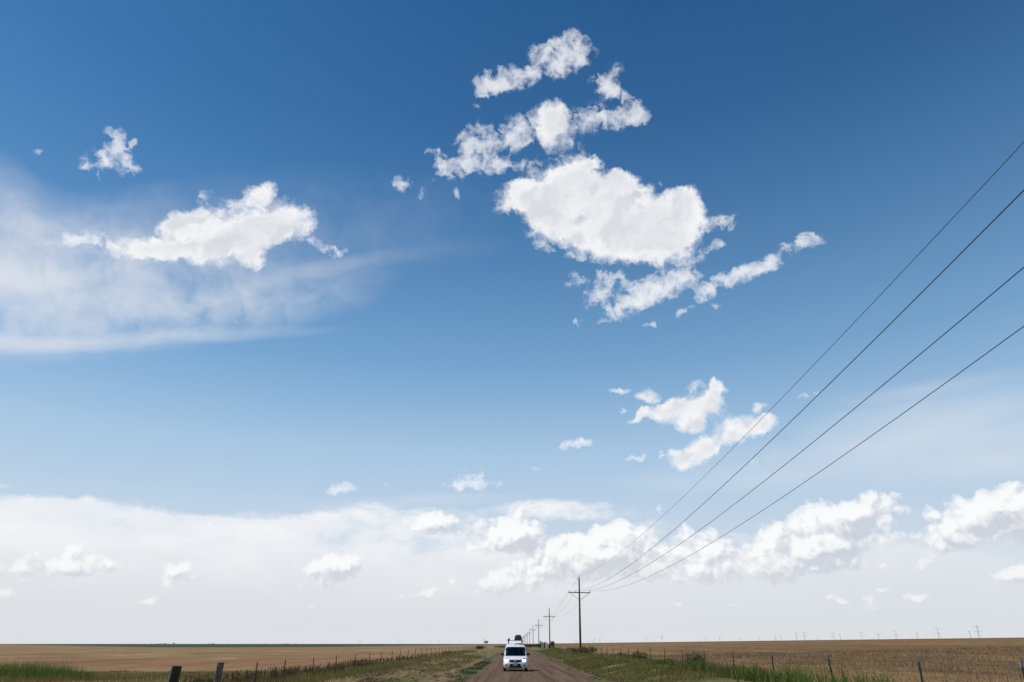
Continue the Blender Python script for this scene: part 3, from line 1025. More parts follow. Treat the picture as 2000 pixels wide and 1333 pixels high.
def tpost_bm(h0, h1):
    bm = bmesh.new()
    box(bm, (0, 0, (h0 + h1) / 2), (0.046, 0.007, h1 - h0))
    box(bm, (0, 0.0205, (h0 + h1) / 2), (0.007, 0.034, h1 - h0 - 0.004))
    z = h0 + 0.06
    while z < h1 - 0.05:
        box(bm, (0, -0.007, z), (0.012, 0.007, 0.022)); z += 0.054
    return bm


def make_tpost(parent, H, body, tipmat, tip):
    t = link_bm('post', tpost_bm(-0.3, H - tip), body, parent)
    link_bm('post_tip', tpost_bm(H - tip + 0.001, H), tipmat, t)
    return t


def strand(parent, pts, name='wire', barbs=True, r=0.0035):
    bm = bmesh.new()
    path_tube(bm, pts, r, 4)
    if barbs:
        for a, b in zip(pts, pts[1:]):
            a, b = Vector(a), Vector(b)
            if a.y > 45: break
            n = int((b - a).length / 0.14)
            for k in range(n):
                p = a.lerp(b, (k + .5) / n)
                d = Vector((random.uniform(-1, 1), random.uniform(-1, 1), random.uniform(-1, 1))).normalized() * 0.018
                tube(bm, p - d, p + d, 0.0018, None, 3)
    return link_bm(name, bm, M_BARB, parent)


def fence(side):
    if side == 'r':
        X0 = 9.33; ysl = [9.0, 13.95, 17.55] + [22.45 + 4.93 * k for k in range(70)]
        H = lambda y: 1.60
        f = empty('wire_fence', (X0, 9.0, hz(X0, 9.0)))
        tag(f, 'barbed wire fence of green steel posts with pale tips, right of the road', 'fence')
    else:
        X0 = -10.43; ysl = [30.4, 34.1] + [38.95 + 4.87 * k for k in range(50)]
        H = lambda y: 1.19 + 0.20 * min(1, max(0, (y - 30) / 50))
        f = empty('wire_fence', (X0, 23.1, hz(X0, 23.1)))
        tag(f, 'barbed wire fence of dark steel posts and two old timber posts, left of the road', 'fence')
    base = Vector(f.location)
    ph = 1.18
    proto = make_tpost(f, ph, M_TGREEN if side == 'r' else M_TDARK, M_TTIP if side == 'r' else M_TGREEN, 0.13 if side == 'r' else 0.07)
    note_kids(proto)
    tops = []
    for i, y in enumerate(ysl):
        p = proto if i == 0 else copy_tree(proto)
        top = H(y) + random.uniform(-.02, .02)
        xx = X0 + random.uniform(-.02, .02)
        p.location = Vector((xx, y, top - ph)) - base
        p.rotation_euler = (random.uniform(-.03, .03), random.uniform(-.035, .035), random.uniform(-.5, .5))
        tops.append(Vector((xx, y, top)))
    pts0 = list(tops)
    if side == 'l':
        for (y, w, top, m, lab, lean) in ((23.1, 0.135, 1.25, M_TIMB2, 'dark leaning timber post with a painted sunlit edge', .055), (26.5, 0.118, 1.27, M_TIMB, 'grey weathered timber post', .05)):
            bm = bmesh.new()
            seg, rings = 14, 9
            prev = None
            for r_ in range(rings):
                z = -0.3 + (top + 0.3 - 0.22) * r_ / (rings - 1)
                ring = []
                for k in range(seg):
                    a = 2 * math.pi * k / seg
                    rr_ = w * (1 + 0.10 * mnoise.noise(Vector((math.cos(a) * 1.5, math.sin(a) * 1.5, z * 0.8 + y))))
                    sq = 1.0 / max(abs(math.cos(a)), abs(math.sin(a))) ** 0.55
                    zz = z + (0.02 * mnoise.noise(Vector((a * 2, y, 0))) if r_ == rings - 1 else 0)
                    ring.append(bm.verts.new((rr_ * sq * math.cos(a), rr_ * sq * math.sin(a), zz)))
                if prev:
                    for k in range(seg):
                        bm.faces.new((prev[k], prev[(k + 1) % seg], ring[(k + 1) % seg], ring[k]))
                prev = ring
            bm.faces.new(prev)
            o = link_bm('timber_post', bm, m, f)
            o['label'] = lab
            o.location = Vector((X0, y, 0.22)) - base
            o.rotation_euler = (0, lean, 0.3)
            if m is M_TIMB2:
                bm = bmesh.new()
                for q_ in range(7):
                    box(bm, (-w * .98 + random.uniform(-.004, .006), -w * .80, -0.1 + q_ * .165), (0.03 + .02 * random.random(), 0.04, 0.15))
                link_bm('painted_sunlit_edge', bm, M_SUNEDGE, o, bevel=.008)  # pale strip added as the sunlit left side of the dark post
            pts0.insert(0 if y < 25 else 1, Vector((X0 + 0.05, y, top - 0.08)))
        pts0.insert(0, Vector((X0 - .1, 19.0, 1.15)))
    for dz in (0.09, 0.40, 0.70):
        pp = []
        for a, b in zip(pts0, pts0[1:]):
            for k in range(3):
                t = k / 3
                q_ = a.lerp(b, t); q_.z -= dz + 0.05 * 4 * t * (1 - t) * random.uniform(.5, 1.3)
                pp.append(q_ - base + Vector((0, -0.012, 0)))
        strand(f, pp, r=0.0042 if dz < .2 else 0.003)
    if side == 'l':
        a = Vector((X0, 26.4, 1.0)) - base; b = Vector((X0, 23.3, 0.35)) - base
        strand(f, [a, a.lerp(b, .5), b], name='brace_wire', barbs=False, r=0.005)


fence('r')
fence('l')

# ================================================================== bushes
def leafy(name, cx, cy, rx, ry, h, n, mats, stems=9, label=None, cat='bush', group=None, leaf=0.05, base=None):
    t = empty(name, (cx, cy, (hz(cx, cy) if base is None else base) - .03))
    bm = bmesh.new()
    for k in range(stems):
        a = random.uniform(0, 2 * math.pi); q_ = random.uniform(.2, .8)
        top = Vector((math.cos(a) * rx * q_, math.sin(a) * ry * q_, h * random.uniform(.5, .85)))
        path_tube(bm, [(0, 0, 0), top * .5 + Vector((0, 0, h * .1)), top], 0.012 * h + .004, 4)
    link_bm('stem', bm, mats[1], t)
    cl = [(random.gauss(0, .42), random.gauss(0, .42), random.uniform(.15, .8), random.uniform(.22, .42)) for _ in range(14)]
    V, F = [], []
    ci = RNG.integers(0, len(cl), n)
    c = np.array(cl)[ci]
    d = RNG.normal(0, 1, (n, 3)); d /= np.linalg.norm(d, axis=1)[:, None]
    rad = c[:, 3] * RNG.random(n) ** .4
    p = np.stack([(c[:, 0] + d[:, 0] * rad) * rx, (c[:, 1] + d[:, 1] * rad) * ry, np.maximum((c[:, 2] + d[:, 2] * rad) * h, 0.02)], -1)
    a1 = RNG.normal(0, 1, (n, 3)); a1 /= np.linalg.norm(a1, axis=1)[:, None]
    a2 = np.cross(a1, RNG.normal(0, 1, (n, 3))); a2 /= np.linalg.norm(a2, axis=1)[:, None]
    s = leaf * (0.6 + 0.8 * RNG.random(n))[:, None]
    V = np.stack([p - a1 * s, p + a2 * s * .45, p + a1 * s, p - a2 * s * .45], 1).reshape(-1, 3)
    k = np.arange(n)[:, None] * 4
    F = np.concatenate([k + [0, 1, 2], k + [0, 2, 3]], 0)
    np_mesh('foliage', V, F, mats[0], t, tint=np.repeat(np.clip(RNG.normal(.45, .22, n), 0, 1), 4))
    tag(t, label, cat, group)
    return t


M_BUSH = blade_mat('bush_leaves', [(0, (.05, .06, .02)), (.5, (.12, .12, .045)), (1, (.24, .20, .09))], .25)
M_GREYW = blade_mat('grey_violet_weed', [(0, (.09, .072, .055)), (.5, (.17, .14, .105)), (1, (.26, .215, .15))], .2)
M_DARKB = blade_mat('dark_bush_leaves', [(0, (.03, .035, .015)), (.6, (.06, .065, .025)), (1, (.13, .11, .05))], .2)
M_STEM = mat('brown_stems', (.12, .08, .05), .9)
leafy('bush', 8.9, 99, 1.7, 2.4, 1.0, 2600, (M_BUSH, M_STEM), label='olive brown bush around the foot of the nearest power pole', leaf=.09)
leafy('bush', 9.8, 70, 1.1, 2.6, .55, 1300, (M_GREYW, M_STEM), label='grey brown weedy bush on the right fence line, right of the nearest pole', leaf=.06)
leafy('bush', 9.7, 128, 1.6, 8.0, .65, 1600, (M_GREYW, M_STEM), label='long grey brown weedy bush just left of the nearest pole foot', leaf=.1)
leafy('bush', 9.2, 38.5, 0.6, 0.9, .85, 1100, (M_BUSH, M_STEM), label='dark green weedy bush round a fence post in the right foreground', leaf=.05)
leafy('bush', 9.5, 58, .9, 2.2, .75, 1500, (M_BUSH, M_STEM), label='low green and brown bush at the fence, halfway to the nearest pole', leaf=.06)
leafy('bush', -10.9, 26, 0.9, 0.8, .62, 1300, (M_BUSH, M_STEM), label='leafy green weed between the two timber fence posts', leaf=.045)
leafy('bush', -11.2, 21.9, 0.8, 0.7, .60, 1200, (M_BUSH, M_STEM), label='leafy dark weed left of the dark timber fence post', leaf=.045)
leafy('bush', -35.5, 49.5, 0.5, 0.3, .45, 220, (M_BUSH, M_STEM), label='small brown weed standing alone above the bright green reeds', leaf=.04)
leafy('bush', 8.4, 232, 1.6, 3, 2.0, 900, (M_DARKB, M_STEM), label='dark shrub behind the pale pedestals right of the van', leaf=.18)
leafy('bush', 11.8, 238, 1.3, 3, 1.9, 700, (M_DARKB, M_STEM), label='dark shrub close to the foot of the second power pole', leaf=.18)
leafy('bush', -12.5, 262, 2.2, 4, 1.0, 800, (M_DARKB, M_STEM), label='dark low shrub left of the red and white sign', leaf=.16)
for k, (bx, by, rr_, hh_) in enumerate(((9.5, 330, 5, 1.1), (8.5, 430, 6, 1.2), (-7.5, 400, 4, .6), (1.0, 520, 6, .7))):
    leafy('bush', bx, by, rr_, 10, hh_, 900, (M_DARKB, M_STEM), label=['broad dark brush below the third and fourth power poles', 'dark brush below the far row of poles, right of the van roof',
          'low dark brush at the road end, left of the van', 'low dark brush hidden at the road end behind the van'][k], leaf=.25)

# ================================================================== roadside sign and pedestals
M_WHITE = mat('white_paint', (.78, .79, .78), .5, var=.06)
M_REDP = mat('red_paint', (.55, .035, .02), .5)
t = empty('road_sign', (-10.3, 262, hz(-10.3, 262)))
tag(t, 'small white sign with a red band on white posts far down the left fence', 'sign')
bm = bmesh.new(); box(bm, (0, 0, 2.25), (1.35, .04, .78)); link_bm('sign_board', bm, M_WHITE, t, bevel=.01)
bm = bmesh.new(); box(bm, (0, -.0245, 2.27), (1.12, .008, .36)); link_bm('red_band', bm, M_REDP, t)
for s in (-.27, .27):
    bm = bmesh.new(); box(bm, (s, .06, .9), (.2, .07, 1.94)); link_bm('leg', bm, M_WHITE, t, bevel=.01)
t = empty('marker_pole', (-11.2, 262, hz(-11.2, 262)))
tag(t, 'thin grey pole just left of the red and white sign', 'pole')
bm = bmesh.new(); tube(bm, (0, 0, -.2), (0, 0, 3.2), .05, .04, 8); link_bm('shaft', bm, M_STEEL, t)
bm = bmesh.new(); tube(bm, (0, 0, 3.2), (0, 0, 3.4), .10, .07, 8); link_bm('cap', bm, M_INS, t)
M_PALEG = mat('pale_green_cabinet', (.42, .48, .43), .5, var=.08)
for (x, y, w, h, m, lab) in ((7.8, 215, .75, 1.55, M_PALEG, 'wider pale green utility cabinet right of the van, left one of the pair'), (8.9, 218, .38, 1.75, M_WHITE, 'narrow white utility pedestal right of the van, right one of the pair')):
    t = empty('utility_cabinet', (x, y, hz(x, y) - .02)); tag(t, lab, 'utility cabinet', 'utility cabinets by the right fence')
    bm = bmesh.new(); box(bm, (0, 0, h / 2), (w, w * .7, h)); link_bm('housing', bm, m, t, bevel=.02)
    bm = bmesh.new(); box(bm, (0, 0, h + .04), (w * 1.1, w * .8, .07)); link_bm('lid', bm, m, t, bevel=.015)
    bm = bmesh.new(); box(bm, (0, -w * .35 - .012, h * .5), (w * .8, .016, h * .8)); link_bm('door', bm, m, t, bevel=.004)
for x, y, h, lab in ((10.3, 222, 2.3, 'short dark marker post left of the second power pole, left one'), (11.6, 226, 1.9, 'short dark marker post left of the second power pole, right one')):
    t = empty('marker_post', (x, y, hz(x, y) - .1)); tag(t, lab, 'post', 'short marker posts near the cabinets')
    bm = bmesh.new(); tube(bm, (0, 0, 0), (0, 0, h), .09, .08, 8); link_bm('shaft', bm, M_STEEL, t)
    bm = bmesh.new(); tube(bm, (0, 0, h), (0, 0, h + .08), .10, .05, 8); link_bm('cap', bm, M_WHITE, t)

# ================================================================== pylons, far poles and wind turbines on the skyline
M_PYL = mat('galvanised_lattice_hazed', (.46, .48, .51), .6)  # galvanised grey, lightened in the colour to imitate distance haze
M_FARP = mat('grey_far_pole', (.34, .33, .33), .8)
M_TURB = mat('turbine_white', (.64, .67, .70), .5)  # white raised in the colour so the far turbines fade as through haze


def far_spot(x, ytop, H):
    """place a thing of height H where its top meets the direction of a pixel"""
    d = pdir(x, ytop)
    hd = math.hypot(d.x, d.y)
    D_ = (H - CAM_H) / (d.z / hd)
    return d.x / hd * D_, d.y / hd * D_, D_


def make_pylon():
    t = empty('pylon')
    H = 46.0
    prof = [(0, 4.2), (12, 3.2), (24, 2.0), (30, 1.35), (36, 1.1), (42, .8), (46, .25)]
    bm = bmesh.new()
    def wdt(z):
        for (a, wa), (b, wb) in zip(prof, prof[1:]):
            if z <= b: return wa + (wb - wa) * (z - a) / (b - a)
        return .2
    zs = [0, 6, 12, 17, 21, 25, 28, 31, 34, 37, 40, 43, 46]
    for sx_, sy_ in ((1, 1), (1, -1), (-1, 1), (-1, -1)):
        for a, b in zip(zs, zs[1:]):
            tube(bm, (sx_ * wdt(a), sy_ * wdt(a), a), (sx_ * wdt(b), sy_ * wdt(b), b), .16, None, 4)
    for a, b in zip(zs, zs[1:]):
        for s in (1, -1):
            wa, wb = wdt(a), wdt(b)
            tube(bm, (-wa, s * wa, a), (wb, s * wb, b), .085, None, 3)
            tube(bm, (wa, s * wa, a), (-wb, s * wb, b), .085, None, 3)
            tube(bm, (s * wa, -wa, a), (s * wb, wb, b), .085, None, 3)
            tube(bm, (s * wa, wa, a), (s * wb, -wb, b), .085, None, 3)
    link_bm('lattice_tower', bm, M_PYL, t)
    for z, w in ((30.5, 9.5), (43.0, 8.0)):
        bm = bmesh.new()
        for s in (-1, 1):
            tube(bm, (0, 0, z), (s * w, 0, z + .8), .15, None, 4)
            tube(bm, (0, 0, z + 2.4), (s * w, 0, z + .8), .12, None, 4)
            for q_ in (.35, .65):
                tube(bm, (s * w * q_, 0, z + .8 * q_), (s * w * q_, 0, z + 2.4 - 1.6 * q_), .08, None, 3)
        link_bm('crossarm', bm, M_PYL, t)
    for z, w in ((30.5, 9.3), (43.0, 7.8)):
        for s in (-1, 1):
            bm = bmesh.new(); tube(bm, (s * w, 0, z - 2.4), (s * w, 0, z + .6), .14, None, 5)
            link_bm('insulator', bm, M_INS, t)
    note_kids(t)
    return t


py0 = make_pylon()
PY = [(1907, 1222), (1830, 1226.5), (1748, 1231.5), (1681, 1235), (1627, 1236), (1570, 1234), (1554.5, 1235.5), (1514, 1241.5), (1483, 1246), (1171.5, 1246.5)]
PL = ['largest lattice pylon, at the far right of the skyline', 'second largest lattice pylon, left of the largest one', 'third lattice pylon counted from the right along the skyline',
      'fourth lattice pylon counted from the right along the skyline', 'fifth lattice pylon from the right, just left of a thin pole', 'right one of the two lattice pylons standing close together',
      'left one of the two lattice pylons standing close together', 'short lattice pylon left of the close pair', 'smallest lattice pylon of the right row, its lower half hidden by the field',
      'lone small lattice pylon just right of the nearest power pole']
for i, (x, y) in enumerate(PY):
    p = py0 if i == 0 else copy_tree(py0)
    a, b, D_ = far_spot(x, y, 46.0)
    p.location = (a, b, 0)
    p.rotation_euler = (0, 0, R(-25 if i < 9 else 10))
    tag(p, PL[i], 'pylon', 'lattice pylons on the skyline')

bm = bmesh.new(); t = fp0 = empty('distant_pole')
tube(bm, (0, 0, -1), (0, 0, 18), .30, .2, 7); link_bm('shaft', bm, M_FARP, t)
bm = bmesh.new(); box(bm, (0, -.3, 16.4), (3.2, .2, .22)); link_bm('crossarm', bm, M_FARP, t)
note_kids(t)
FP = [(1893, 1232, 'to the left of the largest pylon'), (1790.5, 1235.5, 'between the second and third largest pylons'), (1715, 1237.5, 'left of the third pylon from the right'),
      (1640, 1238, 'just right of the fifth pylon from the right'), (1524.5, 1241.5, 'left of the close pair of pylons'), (1377, 1245, 'left of the tall turbine above the right field')]
for i, (x, y, w) in enumerate(FP):
    p = fp0 if i == 0 else copy_tree(fp0)
    a, b, D_ = far_spot(x, y, 18.0)
    p.location = (a, b, 0)
    p.rotation_euler = (0, R(-.8), R(-20))
    tag(p, 'thin distant pole on the skyline ' + w, 'pole', 'thin poles among the pylons')


def make_turbine(phase):
    t = empty('wind_turbine')
    bm = bmesh.new(); tube(bm, (0, 0, -5), (0, 0, 80), 2.3, 1.3, 8); link_bm('tower', bm, M_TURB, t)
    bm = bmesh.new(); box(bm, (0, 1.5, 81.5), (3, 9, 3.4)); link_bm('nacelle', bm, M_TURB, t, bevel=.3)
    for k in range(3):
        a = phase + k * 2 * math.pi / 3
        bm = bmesh.new()
        d = Vector((math.cos(a), 0, math.sin(a))); s = Vector((-math.sin(a), 0, math.cos(a)))
        c0 = Vector((0, -3.6, 81.5))
        ring = []
        for q_, w in ((0.5, 1.0), (6, 1.7), (20, 1.2), (38, .35)):
            ring.append([bm.verts.new(c0 + d * q_ + s * w * u_ + Vector((0, v_, 0))) for u_, v_ in ((-1, 0), (0, .35), (1, 0), (0, -.35))])
        for A, B in zip(ring, ring[1:]):
            for j in range(4):
                bm.faces.new((A[j], A[(j + 1) % 4], B[(j + 1) % 4], B[j]))
        bm.faces.new(ring[0]); bm.faces.new(ring[-1])
        link_bm('blade', bm, M_TURB, t)
    note_kids(t)
    return t


TB = [(22, 1255), (37, 1255), (58, 1254), (92, 1256), (126, 1255.5), (141, 1255), (157, 1254), (200, 1256), (245, 1254.5), (274, 1256), (304, 1253.5), (370, 1253.5), (408, 1255),
      (436, 1256), (442, 1253.5), (446.5, 1253), (486, 1255), (489.5, 1253.5), (497.5, 1253), (533, 1252.3), (539, 1255), (552.6, 1254), (582, 1252.5), (594, 1256), (627, 1254), (635, 1252), (641, 1252.3),
      (651, 1256), (670, 1256), (703, 1251), (706.5, 1252.5), (738.6, 1256), (764, 1256), (778, 1250.8), (785, 1253), (806, 1256), (822, 1256), (841, 1252.3), (857, 1250.8), (878, 1256), (897, 1252.3), (915, 1256), (936, 1256),
      (978, 1256), (1122, 1249.5), (1126, 1250.5), (1149, 1250.5), (1157, 1250.5), (1160.5, 1248.5), (1182, 1252.5), (1190, 1252.5), (1198, 1252.5), (1206, 1252.5), (1262, 1246), (1277, 1250), (1292, 1242.5),
      (1365, 1250.5), (1405, 1243.5), (1445, 1248.5), (1597, 1246)]
ORD1 = 'first second third fourth fifth sixth seventh eighth ninth tenth eleventh twelfth thirteenth fourteenth fifteenth sixteenth seventeenth eighteenth nineteenth'.split()


def ordinal(n):
    if n < 20: return ORD1[n - 1]
    t_ = ['twent', 'thirt', 'fort', 'fift'][n // 10 - 2]
    return t_ + 'ieth' if n % 10 == 0 else t_ + 'y-' + ORD1[n % 10 - 1]


protos = [make_turbine(.3), make_turbine(1.1), make_turbine(1.57)]
TBS = sorted(TB)
nl = sum(1 for x, y in TBS if x < 1000)
for i, (x, y) in enumerate(TBS):
    p = protos[i] if i < 3 else copy_tree(protos[i % 3])
    a, b, D_ = far_spot(x, y - 1.0, 100.0)
    p.location = (a, b, 0)
    p.rotation_euler = (0, 0, math.atan2(-a, b) * 0.5 + random.uniform(-.5, .5))
    if i < nl:
        lab = '%s far wind turbine counted from the left edge of the left skyline' % ordinal(i + 1)
    else:
        lab = '%s far wind turbine counted rightwards from the nearest power pole' % ordinal(i - nl - 1) if x > 1132 else '%s wind turbine left of the nearest power pole' % ('nearer' if x > 1125 else 'farther')
    tag(p, lab, 'wind turbine', 'far wind turbines along the skyline')

# ================================================================== far trees on the left skyline
M_FTREE = blade_mat('far_tree_leaves', [(0, (.02, .035, .018)), (.6, (.04, .06, .03)), (1, (.07, .09, .045))], .15)
M_BARK = mat('tree_bark', (.08, .06, .05), .9)


def far_tree(x, ytop, wpx, label, Hh=9.0):
    a, b, D_ = far_spot(x, ytop, Hh)
    w = wpx / F_PX * D_ * .5
    t = empty('tree', (a, b, -.3))
    bm = bmesh.new()
    path_tube(bm, [(0, 0, -.5), (.2, 0, Hh * .35), (-.2, .1, Hh * .7)], .3, 6)
    for k in range(4):
        an = k * 1.6
        path_tube(bm, [(0.1, 0, Hh * .3), (math.cos(an) * w * .5, math.sin(an) * w * .3, Hh * .7)], .12, 4)
    link_bm('trunk', bm, M_BARK, t)
    n = 900
    cl = np.array([(random.uniform(-.75, .75), random.uniform(-.5, .5), random.uniform(.38, .78), random.uniform(.2, .34)) for _ in range(9)])
    c = cl[RNG.integers(0, 9, n)]
    d = RNG.normal(0, 1, (n, 3)); d /= np.linalg.norm(d, axis=1)[:, None]
    r_ = c[:, 3] * RNG.random(n) ** .35
    p = np.stack([(c[:, 0] + d[:, 0] * r_ * 1.2) * w, (c[:, 1] + d[:, 1] * r_) * w, np.clip((c[:, 2] + d[:, 2] * r_ * .8), .08, 1.0) * (Hh + .3)], -1)
    a1 = RNG.normal(0, 1, (n, 3)); a1 /= np.linalg.norm(a1, axis=1)[:, None]
    a2 = np.cross(a1, RNG.normal(0, 1, (n, 3))); a2 /= np.linalg.norm(a2, axis=1)[:, None]
    s = .45
    V = np.stack([p - a1 * s, p + a2 * s * .6, p + a1 * s, p - a2 * s * .6], 1).reshape(-1, 3)
    k = np.arange(n)[:, None] * 4
    np_mesh('crown', V, np.concatenate([k + [0, 1, 2], k + [0, 2, 3]], 0), M_FTREE, t, tint=np.repeat(RNG.random(n), 4))
    tag(t, label, 'tree', 'far trees on the left skyline')


for x, y, w, lab in ((296, 1257, 5, 'lowest far tree at the left end of the tree row on the skyline'), (308, 1256.5, 6, 'second far tree from the left end of the row on the skyline'), (316, 1256.6, 5, 'small far tree just left of the widest one on the skyline'),
                     (325, 1255.8, 9, 'widest dark tree on the left skyline'), (340, 1255.4, 7, 'dark tree on the left skyline above the dark timber post'), (350.5, 1257.2, 4, 'tiny far tree just right of the pair above the dark timber post'),
                     (401, 1257.2, 6, 'flat far tree left of the grey timber post, leftmost of three'), (409, 1256.8, 4, 'small far tree left of the grey timber post, middle of three'), (416.5, 1256.2, 6, 'rounded far tree left of the grey timber post, rightmost of three'),
                     (520, 1257, 5, 'lone far tree above the first steel fence posts on the left'), (552, 1257.2, 4, 'far tree over the left fence, leftmost of the last cluster'), (557, 1256.5, 4, 'far tree over the left fence, second of the last cluster'),
                     (562, 1256.5, 5, 'far tree over the left fence, third of the last cluster'), (577.5, 1257, 4, 'far tree furthest right on the left skyline')):
    far_tree(x, y, w, lab)

# ================================================================== van
M_BODY = mat('white_van_paint', (.74, .76, .78), .28, var=.03, scale=2)
M_BODY.node_tree.nodes['Principled BSDF'].inputs['Coat Weight'].default_value = .4
M_BLK = mat('black_plastic', (.010, .010, .011), .6, spec=.12)
M_DKGREY = mat('dark_grey_plastic', (.055, .06, .065), .5)
M_TYRE = mat('dusty_tyre', (.035, .030, .027), .9, var=.3)
M_RIM = mat('steel_rim', (.35, .36, .38), .4, metal=.7)
M_CABIN = mat('dark_cabin', (.012, .014, .015), .9)
M_GREYF = mat('grey_fabric', (.10, .11, .115), .9)
M_BOX = mat('dark_blue_grey_roof_box', (.028, .038, .055), .38)
M_CHROME = mat('emblem_metal', (.45, .47, .50), .3, metal=.8)
M_AMB = mat('red_indicator_lens', (.42, .07, .04), .3)
M_PLATE = mat('licence_plate', (.62, .63, .66), .5)
M_PTXT = mat('plate_letters', (.12, .14, .32), .5)
M_LAMP = bpy.data.materials.new('lit_headlamp'); M_LAMP.use_nodes = True
_p = M_LAMP.node_tree.nodes['Principled BSDF']
_p.inputs['Base Color'].default_value = (.9, .9, .9, 1)
_p.inputs['Emission Color'].default_value = (1, .98, .94, 1)
_p.inputs['Emission Strength'].default_value = 1.6
M_GLASS = bpy.data.materials.new('tinted_windscreen'); M_GLASS.use_nodes = True
_nt = M_GLASS.node_tree
_g = NB(_nt)
_t = _g.n('ShaderNodeBsdfTransparent'); _t.inputs[0].default_value = (.55, .62, .60, 1)
_gl = _g.n('ShaderNodeBsdfGlossy'); _gl.inputs['Roughness'].default_value = .03; _gl.inputs[0].default_value = (.8, .9, .95, 1)
_mx = _g.n('ShaderNodeMixShader'); _fr = _g.n('ShaderNodeFresnel'); _fr.inputs[0].default_value = 1.25
_g.put(_mx.inputs[0], _fr.outputs[0])
_nt.links.new(_t.outputs[0], _mx.inputs[1]); _nt.links.new(_gl.outputs[0], _mx.inputs[2])
_nt.links.new(_mx.outputs[0], _nt.nodes['Material Output'].inputs[0])

VY = 56.5
van = empty('van', (-0.02, VY, hz(0, VY + 1) + 0.0))
tag(van, 'white high roofed van with lit headlights and a dark roof box, driving towards the camera', 'van')


def lerpt(tab, z):
    if z <= tab[0][0]: return tab[0][1]
    for (a, va), (b, vb) in zip(tab, tab[1:]):
        if z <= b: return va + (vb - va) * (z - a) / (b - a)
    return tab[-1][1]


YF = [(.22, .10), (.30, .02), (.45, 0), (.60, 0), (.66, .05), (.86, .09), (.95, .16), (1.02, .30), (1.10, .62), (1.15, .86), (1.82, 1.52), (1.88, 1.60), (2.02, 1.95), (2.08, 2.25), (2.11, 2.7)]
HW_ = [(.22, .78), (.32, .865), (.5, .895), (.9, .90), (1.10, .885), (1.15, .87), (1.82, .765), (1.95, .72), (2.04, .64), (2.09, .52), (2.11, .40)]
YR = [(.22, 4.25), (.4, 4.28), (1.1, 4.28), (1.9, 4.20), (2.02, 4.10), (2.11, 3.7)]
ZS = [.22, .26, .30, .38, .46, .54, .60, .63, .66, .72, .78, .86, .91, .95, .985, 1.02, 1.06, 1.10, 1.15, 1.25, 1.35, 1.45, 1.55, 1.65, 1.75, 1.82, 1.88, 1.95, 2.02, 2.05, 2.08, 2.10, 2.11]
US = [-1, -.985, -.95, -.88, -.8, -.6, -.4, -.2, 0, .2, .4, .6, .8, .88, .95, .985, 1]


def front(u, z):
    """a point of the front surface; u from -1 to 1 across"""
    w = lerpt(HW_, z)
    cr = .06 + .16 * min(1, max(0, (z - .2) / .5))
    return Vector((u * w, lerpt(YF, z) + cr * abs(u) ** 6 + .05 * u * u, z))


bm = bmesh.new()
rows = []
for z in ZS:
    w = lerpt(HW_, z); yr = lerpt(YR, z)
    row = [bm.verts.new(front(u, z)) for u in US]
    fy = row[-1].co.y
    for t_ in (.05, .15, .3, .45, .6, .75, .9, .97):
        row.append(bm.verts.new((w, fy + (yr - .12 - fy) * t_, z)))
    for u in (.96, .8, .4, 0, -.4, -.8, -.96):
        row.append(bm.verts.new((u * w, yr - .10 * abs(u) ** 6, z)))
    for t_ in (.97, .9, .75, .6, .45, .3, .15, .05):
        row.append(bm.verts.new((-w, fy + (yr - .12 - fy) * t_, z)))
    rows.append(row)
nU = len(US)
WS_Z0, WS_Z1 = 1.15, 1.82
for (za, A), (zb, B) in zip(zip(ZS, rows), list(zip(ZS, rows))[1:]):
    n = len(A)
    for k in range(n):
        k2 = (k + 1) % n
        if k < nU - 1 and za >= WS_Z0 - 1e-6 and zb <= WS_Z1 + 1e-6 and abs(US[k]) <= .9 and abs(US[k + 1]) <= .9:
            continue
        bm.faces.new((A[k], A[k2], B[k2], B[k]))
bm.faces.new(rows[-1]); bm.faces.new(rows[0][::-1])
body = link_bm('body', bm, M_BODY, van, smooth=True)
body.data.set_sharp_from_angle(angle=R(38))


def patch(name, m, zs, umap, off=.006, thick=.004, parent=van):
    """panel lying on the front surface; umap(z) gives its two sides in metres"""
    bm = bmesh.new()
    fr, bk = [], []
    for z in zs:
        a, b = umap(z); w = lerpt(HW_, z)
        pts = [front((a + (b - a) * k / 10) / w, z) for k in range(11)]
        fr.append([bm.verts.new(p + Vector((0, -off - thick, 0))) for p in pts])
        bk.append([bm.verts.new(p + Vector((0, -off + .012, 0))) for p in pts])
    for G_, flip in ((fr, 0), (bk, 1)):
        for A, B in zip(G_, G_[1:]):
            for k in range(10):
                q_ = (A[k], A[k + 1], B[k + 1], B[k])
                bm.faces.new(q_[::-1] if flip else q_)
    for A, B in ((fr[0], bk[0]), (fr[-1], bk[-1])):
        for k in range(10): bm.faces.new((A[k], A[k + 1], B[k + 1], B[k]))
    for k in (0, 10):
        for i in range(len(zs) - 1):
            bm.faces.new((fr[i][k], fr[i + 1][k], bk[i + 1][k], bk[i][k]))
    return link_bm(name, bm, m, parent, smooth=False)


def zr(a, b, n=6):
    return [a + (b - a) * k / (n - 1) for k in range(n)]


